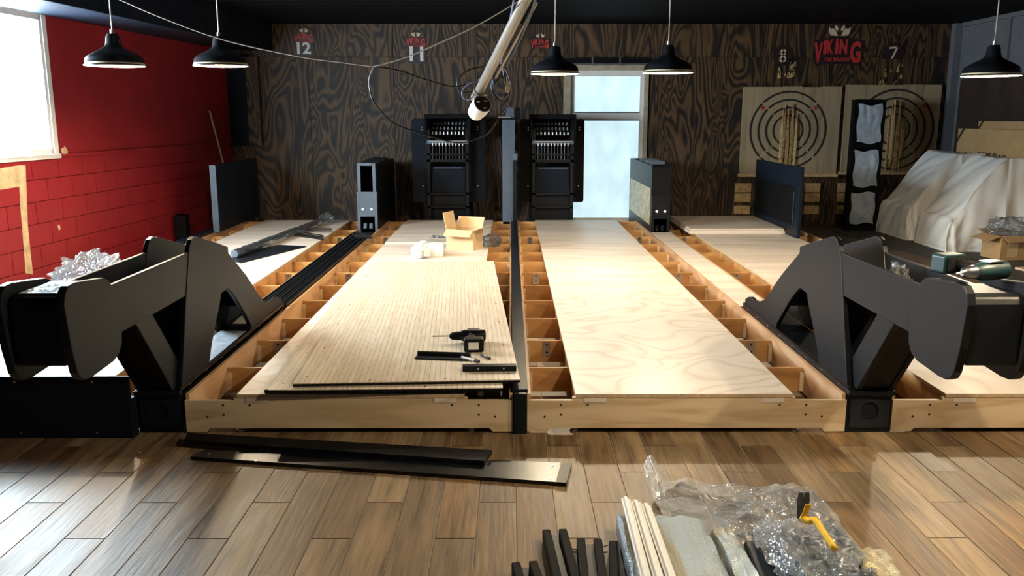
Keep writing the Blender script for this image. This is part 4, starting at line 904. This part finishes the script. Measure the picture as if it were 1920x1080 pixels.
for k in range(3):
    z0 = .105+.012*(2-k); xa = 1174+19*k; ya = 930+6*k
    a = PZ(xa, ya, z0+.018); b = PZ(xa+62+9*k, 1170, z0+.018); d_ = (b-a); s_ = Vector((d_.y, -d_.x, 0)).normalized()*-1; w = .05
    prof = [(-.018, 0), (.016, 0), (.016, .006), (.008, .008), (.004, .016), (-.008, .018), (-.013, .010), (-.018, .009)]
    v = [a-Vector((0, 0, .018))+s_*q[0]+Vector((0, 0, q[1])) for q in prof]+[b-Vector((0, 0, .018))+s_*q[0]+Vector((0, 0, q[1])) for q in prof]; n_ = len(prof)
    tag(MB().add(v, [tuple(range(n_)), tuple(range(2*n_-1, n_-1, -1))]+[(i, (i+1) % n_, n_+(i+1) % n_, n_+i) for i in range(n_)]).build('white_trim', 'white'), ['leftmost of three white moulded trims on the foam wrapped packs', 'middle of three white moulded trims on the foam wrapped packs', 'rightmost of three white moulded trims on the foam wrapped packs'][k], 'trim', 'white moulded trims')
# dark parts inside clear film
for k, (pa, pb, w, h_) in enumerate((((1425, 1010), (1500, 1180), .12, .06), ((1540, 990), (1640, 1180), .17, .045))):
    along(pa, pb, w, .0, h_, 'navy', 'dark_panel_pack', ['dark panel pack left of the yellow pry bar under clear film', 'dark blue panel pack right of the yellow pry bar under clear film'][k], 'panel pack', G, .03, seed=20+k)
along((1535, 1035), (1620, 1180), .11, .047, .05, 'clear2', 'film_bundle', 'crumpled shiny film bundle in front of the pry bar', 'plastic film', None, .5, 60, seed=33)
# the big clear sheet
def sheetf(u, v):
    lx = 1207+v*150; ly = 912+v*285
    a_ = PZ(lx, ly, 0); b_ = PZ(1530+v*200, 925+v*272, 0); p = a_.lerp(b_, u); q = Vector((p.x*4, p.y*4, 1))
    q2 = Vector((p.x*3+p.y*5, p.y*9-p.x*4, 2)); z = .035+.045*abs(noise.noise(q))+.055*(1-abs(noise.noise(q2)))**4+.03*(1-abs(noise.noise(Vector((q2.y*.7, q2.x*1.9, 5)))))**5+.01*noise.noise(q*6)
    if v < .2: z *= .35+3*v
    if u < .62 and v > .12: z *= max(.35, 1-(.62-u)*2)
    z += .10*math.exp(-((u-.05)**2/.003+(v-.0)**2/.006))
    z *= min(1, .25+6*min(1-u, .2)); back = Vector((0, .05*math.exp(-((u-.05)**2/.006+v**2/.02))+.02*math.sin(u*9)*(1-v), 0))
    return Vector((p.x, p.y, max(.004, z)))+back
tag(MB().grid(sheetf, 100, 70).build('clear_sheet', 'clear', smooth=False), 'large wrinkled clear plastic sheet spread over the foreground pile', 'plastic sheet')
def ridge(u, v):
    c_ = curve_pts([PZ(1440, 965, .10), PZ(1465, 1000, .14), PZ(1480, 1040, .15), PZ(1525, 1090, .13), PZ(1540, 1150, .12)], 8); f_ = u*(len(c_)-1); i = min(int(f_), len(c_)-2); p = c_[i].lerp(c_[i+1], f_-i)
    w = .05+.03*math.sin(u*7); t_ = (v-.5)*2; q = Vector((u*11, t_*2.5, 7)); return p+Vector((t_*w, .02*noise.noise(q*2), -.05*abs(t_)+.03*noise.noise(q)))
tag(MB().grid(ridge, 50, 16).build('film_twist', 'blueclear'), 'bluish twisted film ridge left of the yellow pry bar', 'plastic film')
# pry bar
a = PY(1508, 924, 2.74); b = PY(1503, 972, 2.68); c_ = PY(1528, 976, 2.64); e = PY(1566, 1030, 2.52)
t = thing('pry_bar', 'worn yellow and black pry bar sticking out of the pile', 'pry bar', b)
hw = Vector((.019, 0, 0)); th_ = Vector((0, .006, 0))
for sx in (-1, 1):
    o_ = hw*(sx*.55); MB().add([a+o_-hw*.42-th_*.4, a+o_+hw*.42-th_*.4, a+o_+hw*.42+th_*.4, a+o_-hw*.42+th_*.4, a.lerp(b, .35)+o_-hw*.5-th_, a.lerp(b, .35)+o_+hw*.5-th_, a.lerp(b, .35)+o_+hw*.5+th_, a.lerp(b, .35)+o_-hw*.5+th_], [(0, 1, 2, 3), (4, 5, 6, 7), (0, 1, 5, 4), (1, 2, 6, 5), (2, 3, 7, 6), (3, 0, 4, 7)]).build('claw', 'matte', t)
m1 = a.lerp(b, .3)
MB().add([m1-hw-th_, m1+hw-th_, m1+hw+th_, m1-hw+th_, b-hw*.75-th_, b+hw*.75-th_, b+hw*.75+th_, b-hw*.75+th_], [(0, 1, 2, 3), (4, 5, 6, 7), (0, 1, 5, 4), (1, 2, 6, 5), (2, 3, 7, 6), (3, 0, 4, 7)]).build('neck', 'matte', t)
m2 = m1-Vector((0, .008, 0)); m3 = b-Vector((0, .008, 0)); MB().prism([(m1.x-.011, m1.z+.012), (m1.x+.009, m1.z+.01), (m3.x+.010, m3.z+.01), (m3.x-.007, m3.z+.01)], min(m1.y, b.y)-.012, min(m1.y, b.y)-.009, 'y').build('worn_paint', 'yellow', t)
MB().tube(curve_pts([b+Vector((0, 0, .004)), (b+c_)/2+Vector((0, -.005, -.004)), c_, c_.lerp(e, .5), e], 4), .012, 8).build('shank', 'yellow', t, smooth=True)
# black channel pieces
for k, (x0, y0, z0, rz) in enumerate(((.175, 2.69, 0, 4), (.275, 2.62, 0, -2), (.375, 2.60, 0, -6), (.075, 2.46, 0, 8))):
    t = thing('channel_piece', ['leftmost rear black channel profile piece', 'second black channel profile piece from the left', 'black channel profile piece nearest the foam packs', 'black channel profile piece cut by the bottom left of the pile'][k], 'channel piece', (x0, y0, z0), 'black channel pieces', R(rz))
    ln = .20
    MB().box(-.016, .016, -ln, ln, .0, .025).build('web', 'black', t, world=False)
    for sx in (-1, 1): MB().box(sx*.030-.015, sx*.030+.015, -ln, ln, .0, .050).build('flange', 'matte', t, bevel=.005, world=False)
tag(MB().tube(curve_pts([PZ(1020, 1030, .003), PZ(1060, 1026, .006), PZ(1100, 1034, .004), PZ(1140, 1022, .012)], 6), .0022, 6).build('loose_wire', 'wireblack'), 'thin loose dark wire on the floor behind the channel pieces', 'wire')
tag(MB().tube(curve_pts([PZ(1155, 1066, .003), PZ(1175, 1062, .003), PZ(1182, 1050, .01), PZ(1195, 1042, .02)], 6), .004, 6).build('loose_wire', 'wireblack'), 'short thick dark wire between channel pieces and foam packs', 'wire')
